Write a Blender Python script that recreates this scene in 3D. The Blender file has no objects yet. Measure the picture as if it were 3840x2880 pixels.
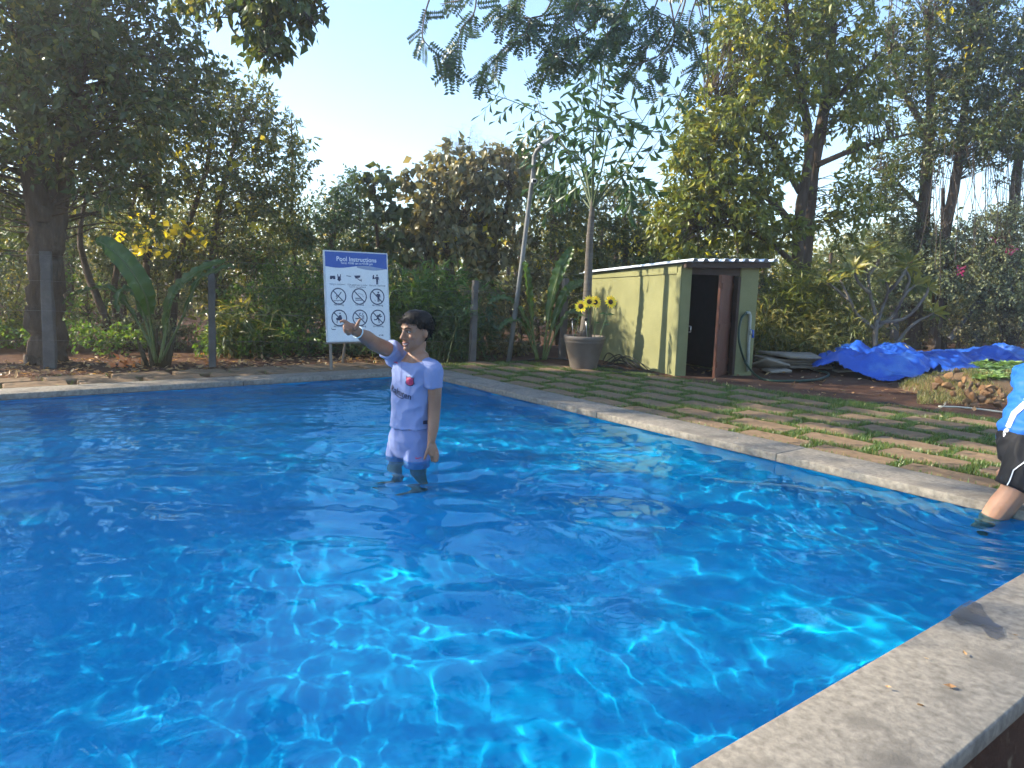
import bpy, bmesh, math, random
import numpy as np
from mathutils import Vector, Matrix
from mathutils.bvhtree import BVHTree

scene = bpy.context.scene
COL = scene.collection
R = math.radians
rng = np.random.default_rng(7)
random.seed(7)

# ------------------------------------------------------------------ camera
CAM_H = 0.95
FPX, PITCH, ROLL = 2695.0, R(8.05), R(1.70)
cam_rot = Matrix.Rotation(math.pi / 2 - PITCH, 4, 'X') @ Matrix.Rotation(ROLL, 4, 'Z')
cam_data = bpy.data.cameras.new("camera")
cam_data.sensor_width = 36.0
cam_data.lens = 36.0 * FPX / 3840.0
cam_data.clip_start = 0.02
cam_data.clip_end = 2000.0
cam = bpy.data.objects.new("camera", cam_data)
cam.matrix_world = Matrix.Translation((0, 0, CAM_H)) @ cam_rot
COL.objects.link(cam)
scene.camera = cam

# ------------------------------------------------------------------ sky and sun
SUN_EL, SUN_AZ = R(30.0), R(-84.0)        # azimuth from +Y, negative = to the left
world = bpy.data.worlds.new("World")
scene.world = world
world.use_nodes = True
wn = world.node_tree
wn.nodes.clear()
sky = wn.nodes.new("ShaderNodeTexSky")
sky.sky_type = 'NISHITA'
sky.sun_disc = False
sky.sun_elevation = SUN_EL
sky.sun_rotation = SUN_AZ
sky.air_density = 1.0
sky.dust_density = 0.25
sky.ozone_density = 2.6
bg = wn.nodes.new("ShaderNodeBackground")
bg.inputs["Strength"].default_value = 0.15
wo = wn.nodes.new("ShaderNodeOutputWorld")
wn.links.new(sky.outputs[0], bg.inputs[0])
wn.links.new(bg.outputs[0], wo.inputs[0])

SUN_DIR = Vector((math.sin(SUN_AZ) * math.cos(SUN_EL), math.cos(SUN_AZ) * math.cos(SUN_EL), math.sin(SUN_EL)))
sun_data = bpy.data.lights.new("sun", 'SUN')
sun_data.energy = 4.5
sun_data.angle = R(0.53)
sun_data.color = (1.0, 0.89, 0.70)
sun_data.cycles.is_caustics_light = True
sun = bpy.data.objects.new("sun", sun_data)
sun.rotation_euler = (-SUN_DIR).to_track_quat('-Z', 'Y').to_euler()
sun.location = SUN_DIR * 40
COL.objects.link(sun)

scene.view_settings.view_transform = 'Standard'
scene.view_settings.look = 'None'
scene.view_settings.exposure = 1.45
scene.view_settings.gamma = 1.0
scene.view_settings.use_curve_mapping = False
scene.render.engine = 'CYCLES'
cy = scene.cycles
cy.use_denoising = True
try:
    cy.denoiser = 'OPENIMAGEDENOISE'
    cy.denoising_input_passes = 'RGB_ALBEDO_NORMAL'
except Exception:
    pass
cy.max_bounces = 8
cy.diffuse_bounces = 3
cy.glossy_bounces = 3
cy.transmission_bounces = 5
cy.transparent_max_bounces = 8
cy.sample_clamp_indirect = 6.0
cy.blur_glossy = 0.5
cy.adaptive_threshold = 0.04
cy.adaptive_min_samples = 16

# ------------------------------------------------------------------ pixel helpers (photo pixels -> world points)
M3 = cam_rot.to_3x3()
def _ray(px, py):
    return M3 @ Vector((px - 1920.0, -(py - 1440.0), -FPX))
def gp(px, py, z=0.07):
    d = _ray(px, py); t = (z - CAM_H) / d.z
    return Vector((0, 0, CAM_H)) + d * t
def at(px, py, Y):
    d = _ray(px, py); t = Y / d.y
    return Vector((0, 0, CAM_H)) + d * t
def ppm(Y):                      # photo pixels per metre at depth Y
    return FPX / Y
# pool coordinates: a along the right edge towards the camera, b across to the right
U = Vector((math.cos(R(37.15)), math.sin(R(37.15)), 0))
V = Vector((U.y, -U.x, 0))
PC = Vector((-0.922, 6.988, 0))
POOL_A, POOL_B = 5.385, -10.0
COPE_W, COPE_Z = 0.275, 0.07
def pool(a, b, z=0.0):
    p = PC + V * a + U * b
    return Vector((p.x, p.y, z))

# ------------------------------------------------------------------ object helpers
def tag(o, label=None, cat=None, group=None, kind=None):
    if label: o["label"] = label
    if cat: o["category"] = cat
    if group: o["group"] = group
    if kind: o["kind"] = kind
    return o
def empty(name, loc=(0, 0, 0), rz=0.0):
    o = bpy.data.objects.new(name, None)
    o.location = loc; o.rotation_euler = (0, 0, rz)
    o.empty_display_size = 0.1
    COL.objects.link(o)
    return o
def link(name, me, mat=None, parent=None, keep=True):
    o = bpy.data.objects.new(name, me)
    COL.objects.link(o)
    if mat is not None and not me.materials:
        for m in (mat if isinstance(mat, (list, tuple)) else [mat]):
            me.materials.append(m)
    if parent is not None:
        o.parent = parent
        if keep:
            o.matrix_parent_inverse = world_mat(parent).inverted()
    return o
def world_mat(o):
    m = Matrix.LocRotScale(o.location, o.rotation_euler, o.scale)
    return world_mat(o.parent) @ o.matrix_parent_inverse @ m if o.parent else m
def mesh_np(name, verts, faces, smooth=True):
    """verts Nx3, faces Mx3 or Mx4 numpy arrays"""
    verts = np.asarray(verts, dtype=np.float32); faces = np.asarray(faces, dtype=np.int32)
    me = bpy.data.meshes.new(name)
    k = faces.shape[1]; n = len(faces)
    me.vertices.add(len(verts)); me.vertices.foreach_set("co", verts.ravel())
    me.loops.add(n * k); me.loops.foreach_set("vertex_index", faces.ravel())
    me.polygons.add(n)
    me.polygons.foreach_set("loop_start", np.arange(0, n * k, k, dtype=np.int32))
    me.polygons.foreach_set("use_smooth", np.full(n, smooth))
    me.update(calc_edges=True)
    me.validate()
    return me
def bm_mesh(name, bm, smooth=False):
    me = bpy.data.meshes.new(name)
    bmesh.ops.recalc_face_normals(bm, faces=bm.faces)
    bm.to_mesh(me); bm.free()
    if smooth:
        me.polygons.foreach_set("use_smooth", np.full(len(me.polygons), True))
    return me
class Geo:
    """collects tubes / leaves / quads into numpy arrays, all triangles"""
    def __init__(s): s.v = []; s.f = []; s.n = 0
    def add(s, v, f):
        v = np.asarray(v, float); f = np.asarray(f, int)
        s.v.append(v); s.f.append(f + s.n); s.n += len(v)
    def mesh(s, name, smooth=True):
        if not s.v: return mesh_np(name, np.zeros((0, 3)), np.zeros((0, 3), int))
        return mesh_np(name, np.concatenate(s.v), np.concatenate(s.f), smooth)
    def tube(s, pts, rad, sides=6, cap=True, wob=0.0):
        pts = np.array([list(p) for p in pts], float); n = len(pts)
        rad = np.full(n, rad) if np.isscalar(rad) else np.asarray(rad, float)
        if len(rad) != n: rad = np.interp(np.linspace(0, 1, n), np.linspace(0, 1, len(rad)), rad)
        t = np.gradient(pts, axis=0); t /= np.linalg.norm(t, axis=1)[:, None] + 1e-12
        ref = np.array([0, 0, 1.0]) if abs(t[0, 2]) < 0.9 else np.array([1.0, 0, 0])
        x = np.cross(t[0], ref); x /= np.linalg.norm(x)
        ang = np.linspace(0, 2 * np.pi, sides, endpoint=False)
        vs = []
        for i in range(n):
            x = x - t[i] * (x @ t[i]); x /= np.linalg.norm(x) + 1e-12
            y = np.cross(t[i], x)
            r = rad[i] * (1 + (wob * rng.standard_normal(sides) if wob else 0))
            vs.append(pts[i] + np.outer(np.cos(ang) * r, x) + np.outer(np.sin(ang) * r, y))
        vs = np.concatenate(vs); fs = []
        i = np.arange(n - 1)[:, None] * sides; j = np.arange(sides)[None]; j2 = (j + 1) % sides
        a, b, c, d = i + j, i + j2, i + sides + j2, i + sides + j
        fs = np.concatenate([np.stack([a, b, c], -1).reshape(-1, 3), np.stack([a, c, d], -1).reshape(-1, 3)])
        if cap:
            m = len(vs); vs = np.concatenate([vs, pts[:1], pts[-1:]])
            e = (n - 1) * sides; q = np.arange(sides); q2 = (q + 1) % sides
            fs = np.concatenate([fs, np.stack([np.full(sides, m), q2, q], -1), np.stack([np.full(sides, m + 1), e + q, e + q2], -1)])
        s.add(vs, fs)
    def sticks(s, p0, p1, r0, r1):
        """many thin 3-sided twigs at once"""
        p0 = np.asarray(p0, float); p1 = np.asarray(p1, float); n = len(p0)
        if n == 0: return
        t = p1 - p0; t /= np.linalg.norm(t, axis=1)[:, None] + 1e-9
        x = np.cross(t, np.array([.31, .52, .79])); x /= np.linalg.norm(x, axis=1)[:, None] + 1e-9; y = np.cross(t, x)
        vs = []
        for p, r in ((p0, r0), (p1, r1)):
            r = np.broadcast_to(r, (n,))[:, None]
            for k in range(3): vs.append(p + (x * math.cos(k * 2.0944) + y * math.sin(k * 2.0944)) * r)
        v = np.stack(vs, 1).reshape(-1, 3)
        f = (np.array([[0, 1, 4], [0, 4, 3], [1, 2, 5], [1, 5, 4], [2, 0, 3], [2, 3, 5]])[None] + np.arange(n)[:, None, None] * 6).reshape(-1, 3)
        s.add(v, f)
    def leaves(s, pos, dirv, nrm, length, width, fold=0.18, droop=0.15):
        """pointed leaves, folded along the midrib: 5 verts / 4 triangles each"""
        pos = np.asarray(pos, float); N = len(pos)
        if N == 0: return
        d = dirv / (np.linalg.norm(dirv, axis=1)[:, None] + 1e-9)
        n = nrm - d * np.sum(nrm * d, 1)[:, None]; n /= np.linalg.norm(n, axis=1)[:, None] + 1e-9
        w = np.cross(d, n)
        L = np.broadcast_to(length, (N,))[:, None]; W = np.broadcast_to(width, (N,))[:, None] * L * 0.5
        b = pos; mid = pos + d * L * 0.45 - n * L * fold * 0.25
        l = pos + d * L * 0.42 - w * W + n * L * fold * .1; r = pos + d * L * 0.42 + w * W + n * L * fold * .1
        tip = pos + d * L - n * L * droop
        v = np.stack([b, l, mid, r, tip], 1).reshape(-1, 3)
        o = np.arange(N)[:, None, None] * 5
        f = (np.array([[0, 2, 1], [0, 3, 2], [1, 2, 4], [2, 3, 4]])[None] + o).reshape(-1, 3)
        s.add(v, f)
    def box(s, c, sx, sy, sz, X=(1, 0, 0), Y=(0, 1, 0), Z=(0, 0, 1)):
        X, Y, Z, c = (np.array(list(q), float) for q in (X, Y, Z, c))
        v = [c + X * (sx / 2) * i + Y * (sy / 2) * j + Z * (sz / 2) * k for k in (-1, 1) for j in (-1, 1) for i in (-1, 1)]
        f = [(0, 2, 3), (0, 3, 1), (4, 5, 7), (4, 7, 6), (0, 1, 5), (0, 5, 4), (2, 6, 7), (2, 7, 3), (0, 4, 6), (0, 6, 2), (1, 3, 7), (1, 7, 5)]
        s.add(v, f)
def catmull(P, n=8):
    P = [np.array(list(p), float) for p in P]
    if len(P) == 2: return np.array([P[0] + (P[1] - P[0]) * t for t in np.linspace(0, 1, n + 1)])
    Q = [2 * P[0] - P[1]] + P + [2 * P[-1] - P[-2]]
    out = []
    for i in range(1, len(Q) - 2):
        for t in np.linspace(0, 1, n, endpoint=False):
            a, b, c, d = Q[i - 1], Q[i], Q[i + 1], Q[i + 2]
            out.append(0.5 * (2 * b + (c - a) * t + (2 * a - 5 * b + 4 * c - d) * t * t + (3 * b - a - 3 * c + d) * t ** 3))
    out.append(P[-1])
    return np.array(out)
def rounded_box_mesh(name, sx, sy, sz, bev=0.01, seg=2):
    bm = bmesh.new()
    bmesh.ops.create_cube(bm, size=1)
    bmesh.ops.scale(bm, vec=(sx, sy, sz), verts=bm.verts)
    bmesh.ops.bevel(bm, geom=bm.edges[:], offset=bev, segments=seg, affect='EDGES', profile=0.5)
    return bm_mesh(name, bm, True)

# ------------------------------------------------------------------ material helpers
def new_mat(name):
    m = bpy.data.materials.new(name); m.use_nodes = True
    nt = m.node_tree; nt.nodes.clear()
    out = nt.nodes.new("ShaderNodeOutputMaterial")
    return m, nt, out
def N(nt, typ, **kw):
    n = nt.nodes.new(typ)
    for k, v in kw.items():
        if k.startswith("i_"):
            key = k[2:].replace("_", " ")
            n.inputs[int(key) if key.isdigit() else key].default_value = v
        else: setattr(n, k, v)
    return n
def ramp(nt, stops, interp='LINEAR'):
    r = nt.nodes.new("ShaderNodeValToRGB"); cr = r.color_ramp; cr.interpolation = interp
    while len(cr.elements) < len(stops): cr.elements.new(0.5)
    for e, (p, c) in zip(cr.elements, stops):
        e.position = p; e.color = (*c, 1) if len(c) == 3 else c
    return r
def noisy(name, stops, scale=5.0, detail=6.0, rough=0.8, bump=0.3, bscale=None, spec=0.3, dist=0.01, coord='Object', stretch=(1, 1, 1), second=None):
    """diffuse-ish surface with colour noise and fine bump. second=(scale, colour, lo, hi): blotches of another colour"""
    m, nt, out = new_mat(name)
    tc = N(nt, "ShaderNodeTexCoord"); mp = N(nt, "ShaderNodeMapping"); mp.inputs["Scale"].default_value = stretch
    nt.links.new(tc.outputs[coord], mp.inputs[0])
    no = N(nt, "ShaderNodeTexNoise", i_Scale=scale, i_Detail=detail, i_Roughness=0.62)
    nt.links.new(mp.outputs[0], no.inputs["Vector"])
    r = ramp(nt, stops); nt.links.new(no.outputs["Fac"], r.inputs[0])
    col = r.outputs[0]
    if second:
        sc, c2, lo, hi = second
        n2 = N(nt, "ShaderNodeTexNoise", i_Scale=sc, i_Detail=5.0, i_Roughness=0.6)
        nt.links.new(tc.outputs[coord], n2.inputs["Vector"])
        r2 = ramp(nt, [(lo, (0, 0, 0)), (hi, (1, 1, 1))]); nt.links.new(n2.outputs["Fac"], r2.inputs[0])
        mx = N(nt, "ShaderNodeMix", data_type='RGBA'); mx.inputs["B"].default_value = (*c2, 1)
        nt.links.new(r2.outputs[0], mx.inputs["Factor"]); nt.links.new(col, mx.inputs["A"]); col = mx.outputs["Result"]
    p = N(nt, "ShaderNodeBsdfPrincipled", i_Roughness=rough)
    p.inputs["Specular IOR Level"].default_value = spec
    nt.links.new(col, p.inputs["Base Color"])
    if bump:
        nb = N(nt, "ShaderNodeTexNoise", i_Scale=bscale or scale * 4, i_Detail=6.0, i_Roughness=0.65)
        nt.links.new(mp.outputs[0], nb.inputs["Vector"])
        b = N(nt, "ShaderNodeBump", i_Strength=bump, i_Distance=dist)
        nt.links.new(nb.outputs["Fac"], b.inputs["Height"]); nt.links.new(b.outputs[0], p.inputs["Normal"])
    nt.links.new(p.outputs[0], out.inputs[0])
    return m
def plain(name, col, rough=0.6, metal=0.0, spec=0.4, var=0.12, scale=20.0):
    d = tuple(c * (1 - var) for c in col); l = tuple(min(1, c * (1 + var)) for c in col)
    m = noisy(name, [(0.3, d), (0.7, l)], scale=scale, rough=rough, bump=0.05, spec=spec, dist=0.002)
    m.node_tree.nodes["Principled BSDF"].inputs["Metallic"].default_value = metal
    return m
LEAF_GAIN = 1.8
def leaf_mat(name, cols, trans=0.45, rough=0.36, tint=(1.3, 1.15, 0.5)):
    """cols: list of (position, colour) spread over the single leaves"""
    m, nt, out = new_mat(name)
    g = N(nt, "ShaderNodeNewGeometry")
    r = ramp(nt, [(p_, tuple(min(1, q * LEAF_GAIN) for q in c_)) for p_, c_ in cols]); nt.links.new(g.outputs["Random Per Island"], r.inputs[0])
    p = N(nt, "ShaderNodeBsdfPrincipled", i_Roughness=rough); p.inputs["Specular IOR Level"].default_value = 0.55
    nt.links.new(r.outputs[0], p.inputs["Base Color"])
    t = N(nt, "ShaderNodeBsdfTranslucent")
    mx = N(nt, "ShaderNodeMix", data_type='RGBA', blend_type='MULTIPLY'); mx.inputs["Factor"].default_value = 1.0
    mx.inputs["B"].default_value = (*tint, 1); mx.clamp_result = True
    nt.links.new(r.outputs[0], mx.inputs["A"]); nt.links.new(mx.outputs["Result"], t.inputs[0])
    ms = N(nt, "ShaderNodeMixShader"); ms.inputs[0].default_value = trans
    nt.links.new(p.outputs[0], ms.inputs[1]); nt.links.new(t.outputs[0], ms.inputs[2])
    nt.links.new(ms.outputs[0], out.inputs[0])
    return m
# ================================================================== pool, water, coping, ground
# --- pool shell (floor and walls), painted blue
M_POOL = noisy("pool_paint", [(0.3, (0.003, 0.33, 0.58)), (0.7, (0.004, 0.40, 0.65))], scale=1.2, rough=0.6, bump=0.05, spec=0.2, dist=0.004)
def pool_depth(a, b):
    return -0.50 - 0.03 * max(0.0, -b - 1.0)
na, nb_ = 14, 26
g = Geo()
A = np.linspace(0, POOL_A, na); B = np.linspace(POOL_B, 0, nb_)
vv = [list(pool(a, b, pool_depth(a, b))) for a in A for b in B]
ff = [(i * nb_ + j, (i + 1) * nb_ + j, (i + 1) * nb_ + j + 1, i * nb_ + j + 1) for i in range(na - 1) for j in range(nb_ - 1)]
def flipup(me):
    return me
quads = np.array(ff)
tris = np.concatenate([quads[:, [0, 1, 2]], quads[:, [0, 2, 3]]])
g.add(vv, tris)
def wall_strip(pts):
    v = []; f = []
    for i, (a, b) in enumerate(pts):
        v += [list(pool(a, b, pool_depth(a, b))), list(pool(a, b, COPE_Z - 0.048))]
        if i: k = 2 * i; f += [(k - 2, k, k + 1), (k - 2, k + 1, k - 1)]
    g.add(v, f)
wall_strip([(0, b) for b in B]); wall_strip([(POOL_A, b) for b in B])
wall_strip([(a, 0) for a in A]); wall_strip([(a, POOL_B) for a in A])
pool_shell = tag(link("pool_shell", g.mesh("pool_shell", False), M_POOL), kind="structure")
pool_shell.cycles.is_caustics_receiver = True

# --- water: real waves in a fine grid, glass
def water_height(X, Y, a, b):
    h = np.zeros_like(X)
    r = np.random.default_rng(11)
    # slow domain warp so the crests wander
    wx = X + 0.10 * np.sin(1.9 * Y + 0.7) + 0.05 * np.sin(4.3 * X + 2.9 * Y)
    wy = Y + 0.10 * np.sin(1.6 * X + 1.9) + 0.05 * np.sin(3.7 * Y - 3.1 * X + 1.0)
    for lam, amp, n, mean, spread in ((0.95, 0.0050, 4, 95, 35), (0.45, 0.0026, 6, 85, 50), (0.24, 0.0016, 8, 92, 45), (0.13, 0.0006, 9, 90, 60), (0.075, 0.00016, 9, 0, 180)):
        for i in range(n):
            th = R(mean + spread * r.uniform(-1, 1)); L = lam * r.uniform(0.75, 1.3); k = 2 * np.pi / L; ph = r.uniform(0, 6.28)
            s = np.sin(k * (wx * np.cos(th) + wy * np.sin(th)) + ph)
            h += amp / n ** 0.5 * s
    # wind-roughened and calm patches
    patch = 0.55 + 0.45 * np.sin(0.9 * X + 1.2 * np.sin(0.7 * Y)) * np.sin(0.8 * Y + 0.5)
    chop = np.zeros_like(X)
    for i in range(22):
        th = r.uniform(0, np.pi); L = r.uniform(0.06, 0.16); k = 2 * np.pi / L
        chop += np.sin(k * (wx * np.cos(th) + wy * np.sin(th)) + r.uniform(0, 6.28))
    left = 1 / (1 + np.exp((X + 1.4) * 2.2))
    h += 0.00016 * chop * (0.45 * patch + 1.7 * left)
    # rings round the two bathers
    for cx, cy, amp, L in ((-0.53, 3.74, 0.0055, 0.19), (2.05, 3.0, 0.0065, 0.12)):
        d = np.hypot(X - cx, Y - cy)
        h += amp * np.sin(2 * np.pi * d / L + 0.4 * np.sin(3 * np.arctan2(Y - cy, X - cx))) * np.exp(-d / 0.55) * np.clip(d / 0.12, 0, 1)
    return h
na, nb_ = 380, 560
a = np.linspace(0.0, POOL_A, na); b = np.linspace(0, 1, nb_) ** 1.25 * (POOL_B)
AA, BB = np.meshgrid(a, b, indexing='ij')
XX = PC.x + V.x * AA + U.x * BB; YY = PC.y + V.y * AA + U.y * BB
WATER_Z = 0.020
ZZ = water_height(XX, YY, AA, BB) + WATER_Z
idx = np.arange(na * nb_).reshape(na, nb_)
q = np.stack([idx[:-1, :-1], idx[:-1, 1:], idx[1:, 1:], idx[1:, :-1]], -1).reshape(-1, 4)
me = mesh_np("water", np.stack([XX, YY, ZZ], -1).reshape(-1, 3), q, True)
if me.polygons[0].normal.z < 0: me.flip_normals()
M_WATER, nt, out = new_mat("water")
gl = N(nt, "ShaderNodeBsdfGlass", i_Roughness=0.0, i_IOR=1.333); gl.inputs["Color"].default_value = (0.55, 0.93, 1.0, 1)
nt.links.new(gl.outputs[0], out.inputs[0])
water = tag(link("water", me, M_WATER), kind="structure")
water.cycles.is_caustics_caster = True

# --- coping slabs round the pool, each its own slab
M_COPE = noisy("coping_stone", [(0.3, (0.13, 0.115, 0.095)), (0.5, (0.215, 0.192, 0.158)), (0.7, (0.30, 0.268, 0.22))], scale=42, detail=10, rough=0.75, bump=0.5, bscale=110, spec=0.25, dist=0.004,
               second=(5.5, (0.125, 0.112, 0.094), 0.52, 0.70))
coping = tag(empty("coping", pool(POOL_A / 2, 0, 0)), kind="structure")
def slab(name, a0, a1, b0, b1, z0, z1, mat, parent, bev=0.006):
    me = rounded_box_mesh(name, a1 - a0, b1 - b0, z1 - z0, bev)
    o = link(name, me, mat, None)
    c = pool((a0 + a1) / 2, (b0 + b1) / 2, (z0 + z1) / 2)
    o.matrix_world = Matrix.Translation(c) @ Matrix((V, U, (0, 0, 1))).transposed().to_4x4()
    o.parent = parent; o.matrix_parent_inverse = world_mat(parent).inverted()
    return o
LIP = 0.022
def cope_run(fixed0, fixed1, s0, s1, along_a, n):
    e = np.linspace(s0, s1, n + 1)
    for i in range(n):
        z = COPE_Z + rng.uniform(-0.0004, 0.0004)
        p, q2 = e[i] + 0.0007, e[i + 1] - 0.0007
        if along_a: slab("coping_slab", p, q2, fixed0, fixed1, z - 0.046, z, M_COPE, coping)
        else: slab("coping_slab", fixed0, fixed1, p, q2, z - 0.046, z, M_COPE, coping)
cope_run(-LIP, COPE_W, -COPE_W, POOL_A - LIP, True, 4)                 # right side
cope_run(-COPE_W, LIP, POOL_B, -LIP, False, 6)                          # far side
cope_run(POOL_A - LIP, POOL_A + 0.255, POOL_B, COPE_W, False, 3)       # near side
# mortar bed under the coping
g = Geo()
g2 = bmesh.new()
def bed(a0, a1, b0, b1, z0, z1):
    c = pool((a0 + a1) / 2, (b0 + b1) / 2, (z0 + z1) / 2)
    g.box(c, a1 - a0, b1 - b0, z1 - z0, V, U)
bed(-COPE_W + .01, POOL_A + .02, 0.004, COPE_W - .01, -0.9, COPE_Z - .0495)
bed(-COPE_W + .01, -.004, POOL_B, 0.0, -0.9, COPE_Z - .0495)
bed(POOL_A + .004, POOL_A + .215, POOL_B, 0.0, -0.9, COPE_Z - .0495)
g2.free()
M_MORTAR = noisy("mortar", [(0.3, (0.16, 0.14, 0.12)), (0.7, (0.25, 0.22, 0.19))], scale=12, bump=0.3)
link("mortar_bed", g.mesh("mortar_bed", False), M_MORTAR, coping)

# --- ground: one sheet to the horizon with a hole for the pool, lower in front of the near coping
def ground_h(a, b):
    h = 0.030 + 0.010 * math.sin(1.3 * a + 0.4) * math.sin(1.1 * b) 
    if a > POOL_A + 0.2:
        h -= 0.26 * min(1, max(0, (a - POOL_A - 0.2) / 0.06)) * (1 if b < 0.4 else max(0, 1 - (b - 0.4) / 0.5))
    if -1.2 < a < -COPE_W and b < 0.4: pass
    if -1.0 < a < 5.6 and 0.2 < b < 2.9: h = max(h, 0.047)
    if b > 2.2: h += 0.004
    return h
def lines(lo, hi, fine, far):
    x = list(np.arange(lo, hi + 1e-6, fine)); s = fine
    while x[-1] < far: s *= 1.5; x.append(x[-1] + s)
    s = fine
    while x[0] > -far: s *= 1.5; x.insert(0, x[0] - s)
    return x
la = lines(-4.0, 8.0, 0.25, 110); lb = lines(-11.0, 6.0, 0.25, 110)
la = sorted(set(la + [-0.2, POOL_A + 0.2, POOL_A + 0.26])); lb = sorted(set(lb + [0.2, POOL_B]))
la = [x for x in la if not (-0.2 < x < POOL_A + 0.2)]; la = sorted(la + list(np.linspace(0, POOL_A, 20)))
vv = []; ok = []
for x in la:
    for y in lb:
        p = pool(x, y, ground_h(x, y)); far = max(0, p.length - 14)
        vv.append((p.x, p.y, p.z + 0.0006 * min(far, 60)))
quads = []
nb_ = len(lb)
for i in range(len(la) - 1):
    for j in range(nb_ - 1):
        am, bm_ = (la[i] + la[i + 1]) / 2, (lb[j] + lb[j + 1]) / 2
        if -0.2 < am < POOL_A + 0.2 and POOL_B < bm_ < 0.2: continue
        quads.append((i * nb_ + j, i * nb_ + j + 1, (i + 1) * nb_ + j + 1, (i + 1) * nb_ + j))
me = mesh_np("ground", vv, quads, True)
if me.polygons[0].normal.z < 0: me.flip_normals()
M_SOIL = noisy("soil", [(0.25, (0.055, 0.028, 0.019)), (0.5, (0.10, 0.052, 0.034)), (0.75, (0.155, 0.09, 0.058))], scale=2.2, detail=10, rough=0.95, bump=0.8, bscale=28, spec=0.1, dist=0.02,
               second=(14, (0.19, 0.135, 0.085), 0.60, 0.70))
# wet patch and specks on the near coping
M_WET, nt, out = new_mat("wet_film")
pb = N(nt, "ShaderNodeBsdfPrincipled", i_Roughness=0.3); pb.inputs["Base Color"].default_value = (0.085, 0.078, 0.07, 1); tr_ = N(nt, "ShaderNodeBsdfTransparent"); mx_ = N(nt, "ShaderNodeMixShader"); nz_ = N(nt, "ShaderNodeTexNoise", i_Scale=9.0, i_Detail=5.0); rp_ = ramp(nt, [(.3, (.15, .15, .15)), (.62, (.8, .8, .8))])
tcw = N(nt, "ShaderNodeTexCoord"); nt.links.new(tcw.outputs["Object"], nz_.inputs["Vector"]); nt.links.new(nz_.outputs["Fac"], rp_.inputs[0]); nt.links.new(rp_.outputs[0], mx_.inputs[0]); nt.links.new(tr_.outputs[0], mx_.inputs[1]); nt.links.new(pb.outputs[0], mx_.inputs[2]); nt.links.new(mx_.outputs[0], out.inputs[0])
wp = [(3560, 2300), (3600, 2272), (3640, 2250), (3676, 2262), (3690, 2290), (3720, 2330), (3760, 2350), (3768, 2385), (3740, 2398), (3705, 2385), (3680, 2350), (3640, 2338), (3600, 2345)]
wv = [list(gp(x, y, COPE_Z + .0035)) for x, y in wp]; cx = np.mean(np.array(wv), axis=0); g = Geo(); g.add(wv + [list(cx)], [(i, (i + 1) % len(wv), len(wv)) for i in range(len(wv))])
link("wet_patch", g.mesh("wet_patch", False), M_WET, coping)
ground = tag(link("ground", me, M_SOIL), kind="structure")
# ================================================================== paving
M_STONE = [noisy("paving_stone_%d" % i, [(0.25, c0), (0.5, c1), (0.75, c2)], scale=6, detail=9, rough=0.9, bump=0.55, bscale=34, spec=0.15, dist=0.008, stretch=(1, 1.6, 1),
                 second=(9, (0.065, 0.055, 0.038), 0.56, 0.70)) for i, (c0, c1, c2) in enumerate([
    ((0.13, 0.092, 0.06), (0.195, 0.142, 0.094), (0.26, 0.195, 0.13)),
    ((0.145, 0.095, 0.058), (0.21, 0.142, 0.085), (0.265, 0.182, 0.112)),
    ((0.115, 0.088, 0.063), (0.17, 0.134, 0.098), (0.225, 0.18, 0.136))])]
paving = tag(empty("paving", pool(2.6, 1.0, 0.03)), kind="structure")
def stone_mesh(i):
    """rough-topped slab about 0.43 x 0.26, uneven outline"""
    r = np.random.default_rng(100 + i)
    pts = []
    cx, cy = 0.215, 0.131; cut = .018
    side = lambda p, q, k: [(p[0] + (q[0] - p[0]) * u, p[1] + (q[1] - p[1]) * u) for u in np.linspace(0, 1, k, endpoint=False)]
    cs = [(cx - cut, -cy), (cx, -cy + cut), (cx, cy - cut), (cx - cut, cy), (-cx + cut, cy), (-cx, cy - cut), (-cx, -cy + cut), (-cx + cut, -cy)]
    for i, k in enumerate((1, 4, 1, 6, 1, 4, 1, 6)): pts += side(cs[i], cs[(i + 1) % 8], k)
    pts = [(x + r.normal() * .0045, y + r.normal() * .0045) for x, y in pts]; n = len(pts)
    bm = bmesh.new()
    bot = [bm.verts.new((x, y, -0.045)) for x, y in pts]
    top = [bm.verts.new((x, y, -0.007 + r.uniform(-.002, .002))) for x, y in pts]
    inn = [bm.verts.new((x * 0.97, y * 0.95, r.uniform(-.0015, .0025))) for x, y in pts]
    mid = [bm.verts.new((x * 0.5, y * 0.5, r.uniform(-.003, .005))) for x, y in pts[::2]]
    cen = bm.verts.new((0, 0, r.uniform(-.002, .004)))
    for k in range(n):
        j = (k + 1) % n
        bm.faces.new((bot[k], bot[j], top[j], top[k])); bm.faces.new((top[k], top[j], inn[j], inn[k]))
    h = n // 2
    for k in range(h):
        j = (k + 1) % h
        bm.faces.new((inn[2 * k], inn[2 * k + 1], mid[k])); bm.faces.new((inn[2 * k + 1], inn[(2 * k + 2) % n], mid[j], mid[k]))
        bm.faces.new((mid[k], mid[j], cen))
    me = bm_mesh("paving_stone", bm, False)
    me.materials.append(M_STONE[i % 3])
    return me
STONES = [stone_mesh(i) for i in range(12)]
PAVED = []          # (a, b, half length, half width) of laid stones, for the grass
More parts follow.
